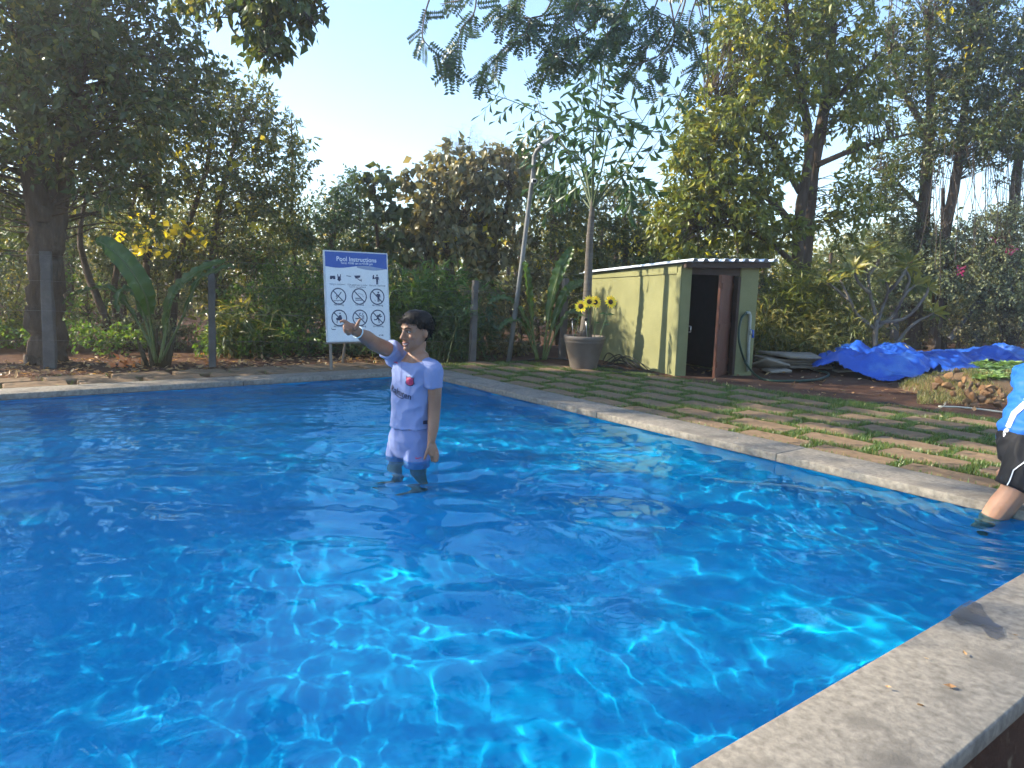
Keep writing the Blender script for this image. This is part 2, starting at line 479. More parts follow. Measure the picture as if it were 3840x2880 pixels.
def lay(a, b, rot, sa=1.0, sb=1.0, along='a'):
    o = bpy.data.objects.new("paving_stone", STONES[rng.integers(12)])
    COL.objects.link(o)
    x, y = (V, U) if along == 'a' else (U, V)
    if rng.random() < .5: x, y = -x, -y
    m = Matrix((x, y, x.cross(y))).transposed().to_4x4()
    if m.to_3x3()[2][2] < 0: m = Matrix((x, -y, Vector((0, 0, 1)))).transposed().to_4x4()
    o.matrix_world = Matrix.Translation(pool(a, b, 0.0660 + rng.uniform(-.003, .003))) @ m @ Matrix.Rotation(rot, 4, 'Z') @ Matrix.Rotation(rng.normal() * .006, 4, 'X') @ Matrix.Rotation(rng.normal() * .004, 4, 'Y') @ Matrix.Diagonal((sa, sb, 1, 1))
    o.parent = paving; o.matrix_parent_inverse = world_mat(paving).inverted()
    PAVED.append((a, b, .215 * sa, .13 * sb) if along == 'a' else (a, b, .13 * sb, .215 * sa))
def edge_b(a):      # where the soil begins, to the right of the paving
    return float(np.interp(a, [-0.6, 0.6, 1.4, 2.3, 3.0, 3.8, 5.5, 9], [1.30, 1.95, 2.02, 2.14, 2.27, 2.42, 2.7, 2.9]))
for row in range(9):
    b = 0.655 + (row - 1) * 0.308
    off = 0.245 * (row % 2) + rng.uniform(-.05, .05)
    for k in range(-2, 13):
        a = -0.25 + off + k * 0.492 + rng.normal() * .012
        if a > 5.6 or a < -0.35 - (0.0 if row < 2 else 0.25): continue
        if row == 0:
            lay(a, 0.378, rng.normal() * .01, rng.uniform(1.0, 1.07), 0.74); continue
        b_ = b + rng.normal() * .008
        if b_ + .12 > edge_b(a): continue
        lay(a, b_, rng.normal() * .018, rng.uniform(.95, 1.02), rng.uniform(.84, .92))
# far side: two rows behind the far coping
for row in range(2):
    for k in range(16):
        b = -0.1 - k * 0.50 - 0.23 * row + rng.normal() * .015
        lay(-0.275 - 0.17 - row * 0.30, b, rng.normal() * .02, rng.uniform(.95, 1.06), rng.uniform(.95, 1.08), along='b')

# turf bed under the stones
g = Geo(); av = np.linspace(-.9, 5.7, 30); vv = []; ff = []
for i, a_ in enumerate(av):
    for j, t in enumerate(np.linspace(0, 1, 12)): b_ = .27 + (edge_b(a_) - .02 + .04 * math.sin(a_ * 7) - .27) * t; vv.append(list(pool(a_, b_, .0575 + (.0 if 0 < t < 1 else -.02))))
for i in range(29):
    for j in range(11): k = i * 12 + j; ff += [(k, k + 12, k + 13), (k, k + 13, k + 1)]
g.add(vv, ff)
M_TURF = noisy("turf", [(0.3, (0.035, 0.045, 0.016)), (0.6, (0.06, 0.062, 0.022)), (0.8, (0.085, 0.06, 0.035))], scale=9, rough=.95, bump=.8, bscale=60, dist=.02, spec=.05)
tag(link("turf", g.mesh("turf", True), M_TURF), kind="structure")
# grass growing in the joints
M_GRASS = leaf_mat("grass_blades", [(0.0, (0.035, 0.075, 0.016)), (0.6, (0.06, 0.11, 0.022)), (0.9, (0.11, 0.13, 0.03)), (1.0, (0.20, 0.16, 0.07))], trans=0.35)
def grass(name, pts, h0, h1, w, lean=0.5):
    n = len(pts); pts = np.asarray(pts, float)
    ang = rng.uniform(0, 2 * np.pi, n); L = rng.uniform(h0, h1, n)
    d = np.stack([np.cos(ang) * lean * rng.uniform(.2, 1.3, n), np.sin(ang) * lean * rng.uniform(.2, 1.3, n), np.ones(n)], 1)
    d /= np.linalg.norm(d, axis=1)[:, None]
    s = np.stack([-np.sin(ang), np.cos(ang), np.zeros(n)], 1) * w
    tip = pts + d * L[:, None] - np.array([0, 0, 1]) * (L * .15)[:, None]
    mid = pts + d * (L * .55)[:, None]
    v = np.stack([pts - s, pts + s, mid + s * .7, mid - s * .7, tip], 1).reshape(-1, 3)
    f = (np.array([[0, 1, 2], [0, 2, 3], [3, 2, 4]])[None] + np.arange(n)[:, None, None] * 5).reshape(-1, 3)
    return mesh_np(name, v, f, False)
pv = np.array(PAVED)
cand = np.concatenate([np.stack([rng.uniform(-.5, 5.6, 260000), rng.uniform(.275, 2.6, 260000)], 1),
                       np.stack([rng.uniform(-1.0, -.275, 14000), rng.uniform(-8, .3, 14000)], 1)])
keep = np.ones(len(cand), bool)
for a_, b_, ha, hb in pv:
    keep &= ~((np.abs(cand[:, 0] - a_) < ha - .004) & (np.abs(cand[:, 1] - b_) < hb - .004))
eb = np.interp(cand[:, 0], [-0.6, 0.6, 1.4, 2.3, 3.0, 3.8, 5.5], [1.30, 1.95, 2.02, 2.14, 2.27, 2.42, 2.7])
keep &= cand[:, 1] < eb + rng.normal(size=len(cand)) * .05 - 0.03
nz = np.sin(cand[:, 0] * 5.1 + 1.3 * np.sin(cand[:, 1] * 4)) * np.sin(cand[:, 1] * 6.3 + cand[:, 0])
keep &= rng.random(len(cand)) < 0.72 + 0.28 * nz
keep &= (cand[:, 0] > -.28) | (rng.random(len(cand)) < .25)
c = cand[keep]
P = np.stack([PC.x + V.x * c[:, 0] + U.x * c[:, 1], PC.y + V.y * c[:, 0] + U.y * c[:, 1], np.where(c[:, 0] > -.28, .056, .046)], 1)
tag(link("grass", grass("grass", P, .020, .044, .0018, 0.6), M_GRASS), "short green grass growing in the paving joints", "grass", kind="stuff")

# ================================================================== pump hut
H0 = gp(2534, 1410, 0.05); H0.z = 0
hx = Vector((math.cos(R(24)), math.sin(R(24)), 0)); hy = Vector((-hx.y, hx.x, 0))
def hutp(x, y, z): p = H0 + hx * x + hy * y; return Vector((p.x, p.y, z))
def hit(px, py, P0, n):
    d = _ray(px, py); o = Vector((0, 0, CAM_H)); t = (P0 - o).dot(n) / d.dot(n); return o + d * t
def hut_x(px, py): return (hit(px, py, H0, -hy) - H0).dot(hx)
HW, HL = 0.99, 1.92
TW = 0.09
def ztop(x, y): return 1.185 + 0.035 * x / HW - 0.105 * y / HL        # underside of the roof
hut = tag(empty("pump_hut", hutp(HW / 2, HL / 2, 0)), "low pale green plastered pump hut with sloping tin roof and open door", "hut")
M_PLASTER = noisy("green_plaster", [(0.25, (0.185, 0.185, 0.09)), (0.5, (0.23, 0.23, 0.112)), (0.8, (0.275, 0.27, 0.135))], scale=3, detail=8, rough=0.9, bump=0.5, bscale=60, spec=0.15, dist=0.006,
                  second=(4.5, (0.18, 0.178, 0.095), 0.62, 0.80))
def prism(name, poly, thick, mat, parent, bev=0.0):
    """poly: list of Vectors in order (a flat outline); extruded by vector thick"""
    bm = bmesh.new()
    a = [bm.verts.new(p) for p in poly]; b = [bm.verts.new(p + thick) for p in poly]
    bm.faces.new(a); bm.faces.new(b[::-1])
    for i in range(len(poly)):
        j = (i + 1) % len(poly); bm.faces.new((a[i], b[i], b[j], a[j]))
    if bev: bmesh.ops.bevel(bm, geom=bm.edges[:], offset=bev, segments=2, affect='EDGES')
    return link(name, bm_mesh(name, bm), mat, parent)
x_d0 = hut_x(2050 + 1245 * .4295, 850 + 800 * .4295)
D0 = gp(2724, 1400, 0.045); x_d1 = (D0 - H0).dot(hx)
zb = 0.0
prism("side_wall", [hutp(0, TW, zb), hutp(0, HL, zb), hutp(0, HL, ztop(0, HL)), hutp(0, TW, ztop(0, TW))], hx * TW, M_PLASTER, hut)
prism("side_wall", [hutp(HW - TW, TW, zb), hutp(HW - TW, HL, zb), hutp(HW - TW, HL, ztop(HW, HL)), hutp(HW - TW, TW, ztop(HW, TW))], hx * TW, M_PLASTER, hut)
prism("back_wall", [hutp(TW, HL - TW, zb), hutp(HW - TW, HL - TW, zb), hutp(HW - TW, HL - TW, ztop(HW - TW, HL)), hutp(TW, HL - TW, ztop(TW, HL))], hy * TW * .98, M_PLASTER, hut)
prism("front_pier", [hutp(-.004, -.004, zb), hutp(x_d0, -.004, zb), hutp(x_d0, -.004, ztop(x_d0, 0) - .005), hutp(-.004, -.004, ztop(0, 0) - .005)], hy * (TW + .004), M_PLASTER, hut, 0.006)
prism("front_wall", [hutp(x_d1, -.004, zb), hutp(HW + .004, -.004, zb), hutp(HW + .004, -.004, ztop(HW, 0) - .005), hutp(x_d1, -.004, ztop(x_d1, 0) - .005)], hy * (TW + .004), M_PLASTER, hut, 0.006)
# raised band round the side wall panel
prism("plaster_band", [hutp(-.012, .0, .0), hutp(-.012, .07, .0), hutp(-.012, .07, ztop(0, .07) - .09), hutp(-.012, .0, ztop(0, 0) - .02)], hx * .0118, M_PLASTER, hut)
prism("plaster_band", [hutp(-.012, .0701, ztop(0, .07) - .095), hutp(-.012, HL, ztop(0, HL) - .06), hutp(-.012, HL, ztop(0, HL) - .004), hutp(-.012, .0701, ztop(0, .07) - .004)], hx * .0118, M_PLASTER, hut)
M_DOOR = noisy("door_wood", [(0.3, (0.10, 0.038, 0.022)), (0.7, (0.17, 0.068, 0.038))], scale=4, stretch=(1, 1, .15), rough=0.6, bump=0.2)
M_LINING = noisy("interior_shade", [(0.3, (0.020, 0.018, 0.015)), (0.7, (0.035, 0.03, 0.026))], scale=8, rough=.95, bump=.3)  # near-black lining added behind the doorway; interior shade put into its colour
prism("shade_lining", [hutp(TW + .003, TW + .01, .05), hutp(TW + .003, HL - TW - .01, .05), hutp(TW + .003, HL - TW - .01, ztop(0, HL) - .02), hutp(TW + .003, TW + .01, ztop(0, TW) - .04)], hx * .01, M_LINING, hut)
prism("shade_lining", [hutp(HW - TW - .013, TW + .01, .05), hutp(HW - TW - .013, HL - TW - .01, .05), hutp(HW - TW - .013, HL - TW - .01, ztop(HW, HL) - .02), hutp(HW - TW - .013, TW + .01, ztop(HW, TW) - .04)], hx * .01, M_LINING, hut)
prism("shade_lining", [hutp(TW + .02, HL - TW - .015, .05), hutp(HW - TW - .02, HL - TW - .015, .05), hutp(HW - TW - .02, HL - TW - .015, ztop(HW, HL) - .03), hutp(TW + .02, HL - TW - .015, ztop(0, HL) - .03)], hy * .01, M_LINING, hut)
M_DARK = plain("dark_frame", (0.05, 0.03, 0.022), 0.7)
prism("lintel", [hutp(x_d0, .01, 1.085), hutp(x_d1, .01, 1.085), hutp(x_d1, .01, ztop(x_d1, 0) - .01), hutp(x_d0, .01, ztop(x_d0, 0) - .01)], hy * .07, M_DARK, hut)
prism("door_post", [hutp(x_d1 - .035, -.010, .045), hutp(x_d1 - .002, -.010, .045), hutp(x_d1 - .002, -.010, 1.08), hutp(x_d1 - .035, -.010, 1.08)], hy * .06, M_DARK, hut)
D1 = gp(2677, 1419, 0.045)
dd = (D1 - D0); dd.z = 0; dw = dd.length; dd.normalize(); dn = Vector((dd.y, -dd.x, 0))
door = prism("door", [D0 + dd * .0 - hy * .012, D0 + dd * dw - hy * .012, D0 + dd * dw - hy * .012 + Vector((0, 0, 1.04)), D0 - hy * .012 + Vector((0, 0, 1.04))], dn * .028, M_DOOR, hut, 0.003)
for zz in (0.14, 0.52, 0.93):
    gq = Geo(); gq.box(D0 + dd * dw * .5 - hy * .012 - dn * .006 + Vector((0, 0, zz)), dw * .92, .011, .06, dd, dn); link("door_rail", gq.mesh("door_rail", False), M_DOOR, door)
gq = Geo(); gq.tube([hutp(x_d0 + .004, -.006, .50), hutp(x_d0 + .004, -.03, .50), hutp(x_d0 + .004, -.03, .56), hutp(x_d0 + .004, -.006, .56)], .006, 6)
M_STEEL = plain("steel", (0.55, 0.55, 0.56), 0.35, 0.9)
link("latch", gq.mesh("latch"), M_STEEL, hut)
# corrugated roof sheet, ribs run front to back
M_TIN = noisy("blue_white_tin", [(0.3, (0.50, 0.57, 0.66)), (0.7, (0.60, 0.66, 0.74))], scale=5, rough=0.4, bump=0.05, spec=0.5, second=(6, (0.35, 0.32, 0.30), .66, .8))
prof = []; x = -0.06; k = 0
pitch = 0.128
while x < HW + 0.12:
    for dx, dz in ((0, 0), (.058, 0), (.074, .026), (.112, .026)):
        if x + dx <= HW + .14: prof.append((x + dx, dz))
    x += pitch
v0 = [hutp(px_, -0.16, ztop(px_, -.16) + .012 + dz) for px_, dz in prof]
v1 = [hutp(px_, HL + .10, ztop(px_, HL + .1) + .012 + dz) for px_, dz in prof]
nq = len(prof); vv = []
for off in (0, .0035):
    vv += [list(p + Vector((0, 0, off))) for p in v0] + [list(p + Vector((0, 0, off))) for p in v1]
ff = []
for i in range(nq - 1):
    ff += [(i, i + 1, nq + i + 1, nq + i), (2 * nq + i, 3 * nq + i, 3 * nq + i + 1, 2 * nq + i + 1), (i, 2 * nq + i, 2 * nq + i + 1, i + 1), (nq + i, nq + i + 1, 3 * nq + i + 1, 3 * nq + i)]
ff += [(0, nq, 3 * nq, 2 * nq), (nq - 1, 3 * nq - 1, 4 * nq - 1, 2 * nq - 1)]
link("roof", mesh_np("roof", vv, ff, False), M_TIN, hut)
prism("rafter", [hutp(-.03, -.10, ztop(0, -.1) - .045), hutp(HW + .06, -.10, ztop(HW, -.1) - .045), hutp(HW + .06, -.10, ztop(HW, -.1) + .008), hutp(-.03, -.10, ztop(0, -.1) + .008)], hy * .04, M_DARK, hut)
# pipe and tap on the front wall
M_PIPE = plain("grey_pipe", (0.36, 0.38, 0.33), 0.55); M_BLUE = plain("blue_plastic", (0.02, 0.09, 0.42), 0.4)
def wallp(px, py, out=0.02): return hit(px, py, hutp(0, -out, 0), -hy)
cq = lambda x, y: (2050 + x * .4295, 850 + y * .4295)
standpipe = tag(empty("standpipe", wallp(*cq(1755, 1260), .03)), "grey standpipe with a blue tap against the green hut wall", "tap")
gq = Geo(); gq.tube([wallp(*cq(1755, 1262), .025), wallp(*cq(1765, 1000), .025), wallp(*cq(1778, 775), .025), wallp(*cq(1770, 752), .03), wallp(*cq(1745, 752), .035)], .017, 8)
link("pipe", gq.mesh("pipe"), M_PIPE, standpipe)
gq = Geo(); gq.tube([wallp(*cq(1776, 905), .02), wallp(*cq(1782, 912), .07), wallp(*cq(1786, 940), .085)], .013, 8); link("tap_spout", gq.mesh("tap_spout"), M_PIPE, standpipe)
gq = Geo(); gq.tube([wallp(*cq(1778, 903), .06), wallp(*cq(1803, 908), .075), wallp(*cq(1800, 970), .085)], [.010, .010, .012], 8); link("tap_handle", gq.mesh("tap_handle"), M_BLUE, standpipe)
M_HOSE = plain("green_hose", (0.018, 0.05, 0.032), 0.35)
hp = [wallp(*cq(1748, 752), .035), wallp(*cq(1700, 800), .05), wallp(*cq(1678, 920), .07), wallp(*cq(1690, 1050), .09), gp(*cq(1745, 1200), .16), gp(*cq(1840, 1308), .065)] + \
     [gp(*cq(1960, 1345), .052), gp(*cq(2150, 1348), .052), gp(3060, 1424, .052), gp(3106, 1408, .055), gp(3098, 1396, .065), gp(3060, 1388, .06), gp(3040, 1376, .06), gp(3130, 1378, .06)]
gq = Geo(); gq.tube(catmull(hp, 8), .0125, 8)
tag(link("garden_hose", gq.mesh("garden_hose"), M_HOSE), "dark green garden hose from the standpipe looping over the red soil", "hose")
# black cables bunched against the hut
M_BLACK = plain("black_rubber", (0.012, 0.012, 0.013), 0.5)
gq = Geo()
cw = lambda x, y, z: gp(*cq(x, y), z)
def arch(pts): gq.tube(catmull(pts, 7), .0055, 5)
def sidew(px, py, out): return hit(px, py, hutp(-out, 0, 0), -hx)
for k in range(13):
    x0 = rng.uniform(450, 540); x1 = rng.uniform(640, 960); top = rng.uniform(1100, 1230); ox = rng.uniform(.06, .26)
    arch([sidew(*cq(x0, 1232 + rng.uniform(-14, 14)), ox), sidew(*cq(x0 * .6 + x1 * .4 + rng.uniform(-40, 40), top), ox * .7), sidew(*cq(x0 * .25 + x1 * .75, top + 45), ox * .6), sidew(*cq(x1, 1275 + rng.uniform(-22, 8)), ox)])
for k in range(8):
    y = rng.uniform(1215, 1270); arch([cw(440, y, .07), cw(560, y + rng.uniform(-10, 30), .075), cw(700, y + 28, .075), cw(rng.uniform(800, 1000), 1285 + rng.uniform(-12, 10), .06)])
tag(link("cable_bundle", gq.mesh("cable_bundle"), M_BLACK), "tangle of thin black cables at the foot of the hut wall", "cable")
gq = Geo(); gq.tube(catmull([gp(1880, 1362, .05), gp(1990, 1350, .06), gp(2060, 1343, .07), gp(2150, 1352, .07), gp(2260, 1372, .06)], 8), .010, 6)
tag(link("drain_pipe", gq.mesh("drain_pipe"), M_BLACK), "black flexible pipe lying behind the plant pot", "pipe")
gq = Geo(); gq.tube(catmull([gp(3255, 1513, .055), gp(3340, 1512, .055), gp(3420, 1530, .055), gp(3520, 1546, .055)], 8), .006, 6)
tag(link("irrigation_line", gq.mesh("irrigation_line"), M_BLACK), "thin black line lying along the edge of the red soil", "pipe")

# stone slabs lying right of the hut
M_SLAB = noisy("pale_slab", [(0.3, (0.22, 0.185, 0.145)), (0.7, (0.31, 0.265, 0.21))], scale=6, rough=0.85, bump=0.3)
def flat_slab(px, py, z, sx, sy, sz, yaw, tx, ty, lab):
    me = rounded_box_mesh("stone_slab", sx, sy, sz, .006, 1)
    o = link("stone_slab", me, M_SLAB)
    o.matrix_world = Matrix.Translation(gp(px, py, z)) @ Matrix.Rotation(R(yaw), 4, 'Z') @ Matrix.Rotation(R(tx), 4, 'X') @ Matrix.Rotation(R(ty), 4, 'Y')
    tag(o, lab, "slab", "slabs stacked beside the hut")
SLB = "pale stone slab "
flat_slab(2958, 1331, .205, .42, .62, .03, 15, 0, 2, SLB + "lying on top of the pile beside the hut, nearest the hut")
flat_slab(3002, 1335, .185, .36, .50, .03, -8, 2, -3, SLB + "on top of the pile, end nearest the blue tarpaulin")
flat_slab(2965, 1345, .155, .70, .50, .028, 6, 0, 0, SLB + "second from the top of the pile beside the hut")
flat_slab(2965, 1355, .12, .66, .46, .028, -5, 0, 0, SLB + "in the middle of the pile beside the hut")
flat_slab(2975, 1368, .082, .72, .50, .03, 3, 0, 0, SLB + "at the bottom of the pile beside the hut")
flat_slab(2888, 1369, .115, .36, .26, .03, 30, -22, 14, "tilted stone slab leaning on the pile beside the hut")
flat_slab(2912, 1388, .068, .26, .20, .028, 12, 4, -3, "small stone slab flat on the soil before the pile")
flat_slab(3166, 1389, .065, .24, .12, .02, 12, 4, -3, "narrow stone slab on the soil beside the blue tarpaulin")
# ================================================================== text helper (built-in font, turned into flat mesh)
def text_tris(body, size, align='CENTER', bold=0.0):
    cu = bpy.data.curves.new("t", 'FONT'); cu.body = body; cu.size = size; cu.align_x = align; cu.align_y = 'CENTER'; cu.offset = bold; cu.resolution_u = 3
    o = bpy.data.objects.new("t", cu); COL.objects.link(o)
    dg = bpy.context.evaluated_depsgraph_get(); dg.update()
    me = bpy.data.meshes.new_from_object(o.evaluated_get(dg))
    me.calc_loop_triangles()
    v = np.array([tuple(p.co) for p in me.vertices]).reshape(-1, 3); f = np.array([tuple(t.vertices) for t in me.loop_triangles]).reshape(-1, 3)
    bpy.data.objects.remove(o); bpy.data.curves.remove(cu); bpy.data.meshes.remove(me)
    return v[:, :2], f
class Flat:
    """2-D shapes that are later mapped onto a surface"""
    def __init__(s): s.v = []; s.f = []; s.n = 0
    def add(s, v, f):
        v = np.asarray(v, float)[:, :2]; s.v.append(v); s.f.append(np.asarray(f, int) + s.n); s.n += len(v); return s
    def poly(s, pts):
        from mathutils.geometry import tessellate_polygon
        t = tessellate_polygon([[Vector((x, y, 0)) for x, y in pts]])
        return s.add(np.array(pts), np.array([tuple(q) for q in t]))
    def line(s, pts, w):
        for (x0, y0), (x1, y1) in zip(pts[:-1], pts[1:]):
            dx, dy = x1 - x0, y1 - y0; l = math.hypot(dx, dy) + 1e-9; nx, ny = -dy / l * w / 2, dx / l * w / 2
            ex, ey = dx / l * w * .25, dy / l * w * .25
            s.add([(x0 - ex + nx, y0 - ey + ny), (x1 + ex + nx, y1 + ey + ny), (x1 + ex - nx, y1 + ey - ny), (x0 - ex - nx, y0 - ey - ny)], [(0, 1, 2), (0, 2, 3)])
        return s
    def disc(s, x, y, r, n=14, ry=None):
        t = np.linspace(0, 2 * np.pi, n, endpoint=False); ry = ry or r
        return s.add(np.concatenate([np.stack([x + r * np.cos(t), y + ry * np.sin(t)], 1), [[x, y]]]), [(i, (i + 1) % n, n) for i in range(n)])
    def ring(s, x, y, r, w, n=40):
        t = np.linspace(0, 2 * np.pi, n, endpoint=False); c = np.stack([np.cos(t), np.sin(t)], 1)
        v = np.concatenate([c * (r + w / 2), c * (r - w / 2)]) + (x, y)
        f = []
        for i in range(n): j = (i + 1) % n; f += [(i, j, n + j), (i, n + j, n + i)]
        return s.add(v, f)
    def text(s, body, x, y, size, bold=0.0, align='CENTER', rot=0.0, sx=1.0):
        v, f = text_tris(body, size, align, bold); v = v * (sx, 1); c, sn = math.cos(rot), math.sin(rot)
        return s.add(v @ np.array([[c, sn], [-sn, c]]) + (x, y), f)
    def get(s): return np.concatenate(s.v), np.concatenate(s.f)

# ================================================================== pool instruction sign on an easel
SL = at(1226, 1120, 6.95); SW, SH = 0.656, 0.862
sgz0 = at(1231, 1279, 6.95).z
tilt = R(5)
s_x = U.copy(); s_n = V.copy()                                   # faces +V
s_z = (Vector((0, 0, 1)) * math.cos(tilt) - s_n * math.sin(tilt))
s_n2 = s_x.cross(s_z); s_n2 = s_n2 if s_n2.dot(V) > 0 else -s_n2
S0 = Vector((at(1231, 1279, 6.95).x, 6.95, sgz0))
def sp(x, y, out=0.0): return S0 + s_x * x + s_z * y + s_n2 * out
sign = tag(empty("pool_sign", (S0.x + .25, S0.y + .2, .06)), "white and blue pool instructions board standing on an easel behind the pool", "sign")
M_BOARD = plain("board_white", (0.74, 0.75, 0.76), 0.5, var=.03); M_NAVY = plain("sign_navy", (0.016, 0.028, 0.085), 0.5); M_SBLUE = plain("sign_blue", (0.02, 0.085, 0.36), 0.45, var=.04)
M_PALE = plain("sign_pale", (0.70, 0.74, 0.80), 0.5); M_WAVE = plain("sign_wave_grey", (0.26, 0.32, 0.46), 0.5)
M_WOOD = noisy("easel_wood", [(0.3, (0.17, 0.14, 0.11)), (0.7, (0.26, 0.22, 0.18))], scale=5, stretch=(1, 1, .2), rough=0.8, bump=.2)
gq = Geo(); gq.box(sp(SW / 2, SH / 2, -.009), SW, SH, .018, s_x, s_z, s_n2); link("board", gq.mesh("board", False), M_BOARD, sign)
gq = Geo(); gq.box(sp(-.006, SH / 2, -.010), .012, SH, .026, s_x, s_z, s_n2); gq.box(sp(SW + .006, SH / 2, -.010), .012, SH, .026, s_x, s_z, s_n2)
gq.box(sp(SW / 2, -.006, -.010), SW + .024, .012, .026, s_x, s_z, s_n2); gq.box(sp(SW / 2, SH + .006, -.010), SW + .024, .012, .026, s_x, s_z, s_n2)
link("frame", gq.mesh("frame", False), plain("sign_frame", (0.55, 0.57, 0.6), .5), sign)
def on_sign(name, flat, mat, out, parent=sign):
    v, f = flat.get(); P = [list(sp(x * SW, (1 - y) * SH, out)) for x, y in v]
    return link(name, mesh_np(name, P, f, False), mat, parent)
# x = 0..1 across, y = 0..1 down
ax = SH / SW                                                       # so that circles stay round: y units are SH
wave = [(0.0, .0), (1.0, .0)] + [(x, .165 + .016 * math.sin(2 * math.pi * (x * 1.15 + .02)) - .004) for x in np.linspace(1, 0, 24)]
wv2 = [(x, .165 + .016 * math.sin(2 * math.pi * (x * 1.15 + .02)) - .006) for x in np.linspace(.5, 1, 14)] + [(x, .168 + .026 * math.sin(math.pi * (x - .5) * 1.9)) for x in np.linspace(1, .5, 14)]
on_sign("wave_stripe", Flat().poly(wv2), M_WAVE, .0012)
head = on_sign("header", Flat().poly(wave), M_SBLUE, .002)
def sign_text(body, x, y, h, mat, out, bold=0.0, name="lettering"):
    v, f = text_tris(body, h, 'CENTER', bold)
    P = [list(sp(x * SW + p[0], (1 - y) * SH + p[1], out)) for p in v]
    return link(name, mesh_np(name, P, f, False), mat, sign)
sign_text("Pool Instructions", .50, .078, .062, M_PALE, .0035, .0011)
sign_text("Time: 10:00 am to 07:00 pm", .50, .122, .030, M_PALE, .0035, .0004)
class Icon(Flat):
    """local metres around a centre given in board fractions"""
    def __init__(s, cx, cy): super().__init__(); s.c = (cx * SW, (1 - cy) * SH)
    def put(s, name, mat=None, out=.0015):
        v, f = s.get(); P = [list(sp(s.c[0] + x, s.c[1] + y, out)) for x, y in v]
        return link(name, mesh_np(name, P, f, False), mat or M_NAVY, sign)
RR = .076
def ban(ic): 
    ic.ring(0, 0, RR, .011); k = RR * .707; ic.line([(-k, k), (k, -k)], .0105); return ic
i1 = Icon(.107, .288); i1.poly([(-.026, .016), (.026, .016), (.029, -.016), (.004, -.016), (0, 0), (-.004, -.016), (-.029, -.016)]); i1.put("icon")
i1 = Icon(.21, .288); i1.poly([(-.018, .034), (-.012, .034), (-.008, .012), (.008, .012), (.012, .034), (.018, .034), (.016, -.006), (.020, -.02), (0, -.036), (-.020, -.02), (-.016, -.006)]); i1.put("icon")
i1 = Icon(.36, .268); i1.line([(-.022, .004), (.024, -.003)], .006); i1.put("icon")
i1 = Icon(.505, .285); i1.poly([(-.036, .022), (.030, .026), (.028, .006), (-.020, -.008)]); i1.line([(.0, -.006), (.02, -.022), (.038, -.022)], .008); i1.line([(.038, -.012), (.038, -.034)], .007); i1.put("icon")
i1 = Icon(.82, .30); i1.disc(.006, .044, .009); i1.poly([(-.012, .030), (.022, .030), (.030, -.004), (.024, -.004), (.017, .016), (.015, -.046), (.006, -.046), (.005, -.008), (.003, -.046), (-.006, -.046), (-.007, .012), (-.018, .006), (-.020, .012)])
i1.poly([(-.040, .044), (-.030, .048), (-.026, .028), (-.020, .008), (-.046, .004), (-.044, .026)]); i1.put("icon")
sign_text("Only in costumes", .18, .362, .023, M_NAVY, .0015); sign_text("This pool area is under", .50, .365, .023, M_NAVY, .0015); sign_text("CCTV surveillance", .50, .389, .023, M_NAVY, .0015); sign_text("Maintain cleanliness", .83, .368, .023, M_NAVY, .0015)
r2, r3 = .497, .742; c1_, c2_, c3_ = .187, .521, .818
i1 = ban(Icon(c1_, r2)); i1.line([(.030, .040), (-.006, -.004), (-.024, -.026)], .009); i1.disc(-.022, .002, .007); i1.line([(x, -.042 + .005 * math.sin(x * 210)) for x in np.linspace(-.05, .05, 16)], .005); i1.put("icon")
i1 = ban(Icon(c2_, r2)); i1.line([(-.042, -.018), (.02, -.018)], .008); i1.line([(-.042, -.036), (.036, -.036)], .008); i1.line([(-.01, .03), (.03, .022), (.045, .0)], .003); i1.put("icon")
i1 = ban(Icon(c3_, r2)); i1.disc(.014, .042, .009); i1.poly([(-.004, .028), (.030, .028), (.038, -.004), (.032, -.006), (.026, .012), (.025, -.05), (.016, -.05), (.014, -.012), (.012, -.05), (.003, -.05), (.003, .010), (-.008, .004), (-.012, .010)]); i1.line([(-.03, -.03), (-.018, -.044)], .004); i1.put("icon")
i1 = ban(Icon(c1_, r3)); i1.poly([(.0, .050), (.018, .050), (.018, .040), (.0, .040)]); i1.poly([(-.034, .0), (-.010, .004), (.0, .030), (.020, .028), (.030, -.004), (.020, -.03), (-.014, -.022), (-.034, -.016)]); i1.line([(-.022, -.02), (-.026, -.048)], .008); i1.line([(.016, -.02), (.010, -.05)], .008); i1.put("icon")
i1 = ban(Icon(c2_, r3)); i1.line([(-.048, -.008), (.012, -.008)], .011); i1.line([(.028, -.014), (.028, .012), (.012, .022), (-.004, .026), (-.004, .042), (.01, .048)], .006); i1.line([(.040, -.014), (.040, .016), (.028, .034), (.034, .05)], .006); i1.put("icon")
i1 = ban(Icon(c3_, r3)); i1.disc(.024, .030, .010); i1.line([(-.012, .014), (.004, .026), (.018, .018), (.026, .006), (.044, .018)], .009); i1.line([(.012, .022), (-.004, -.004)], .017); i1.line([(-.004, -.004), (-.018, -.02), (-.042, -.02)], .010); i1.line([(.0, -.006), (.010, -.026), (.012, -.05)], .010); i1.put("icon")
for tx, x, y in (("No Diving", c1_, .592), ("No Food", c2_, .594), ("No Littering", c3_, .598), ("No Drinking", c1_, .838), ("No Smoking", c2_, .838), ("No Running", c3_, .842)):
    sign_text(tx, x, y, .024, M_NAVY, .0015, .0003)
i1 = Icon(.09, .868); i1.line([(-.022, .003), (-.008, -.003), (.004, -.002), (.02, -.004)], .006); i1.put("icon"); i1 = Icon(.86, .95); i1.line([(-.022, 0), (-.006, .004)], .006); i1.line([(.004, .002), (.022, .005), (.020, -.006)], .007); i1.put("icon")
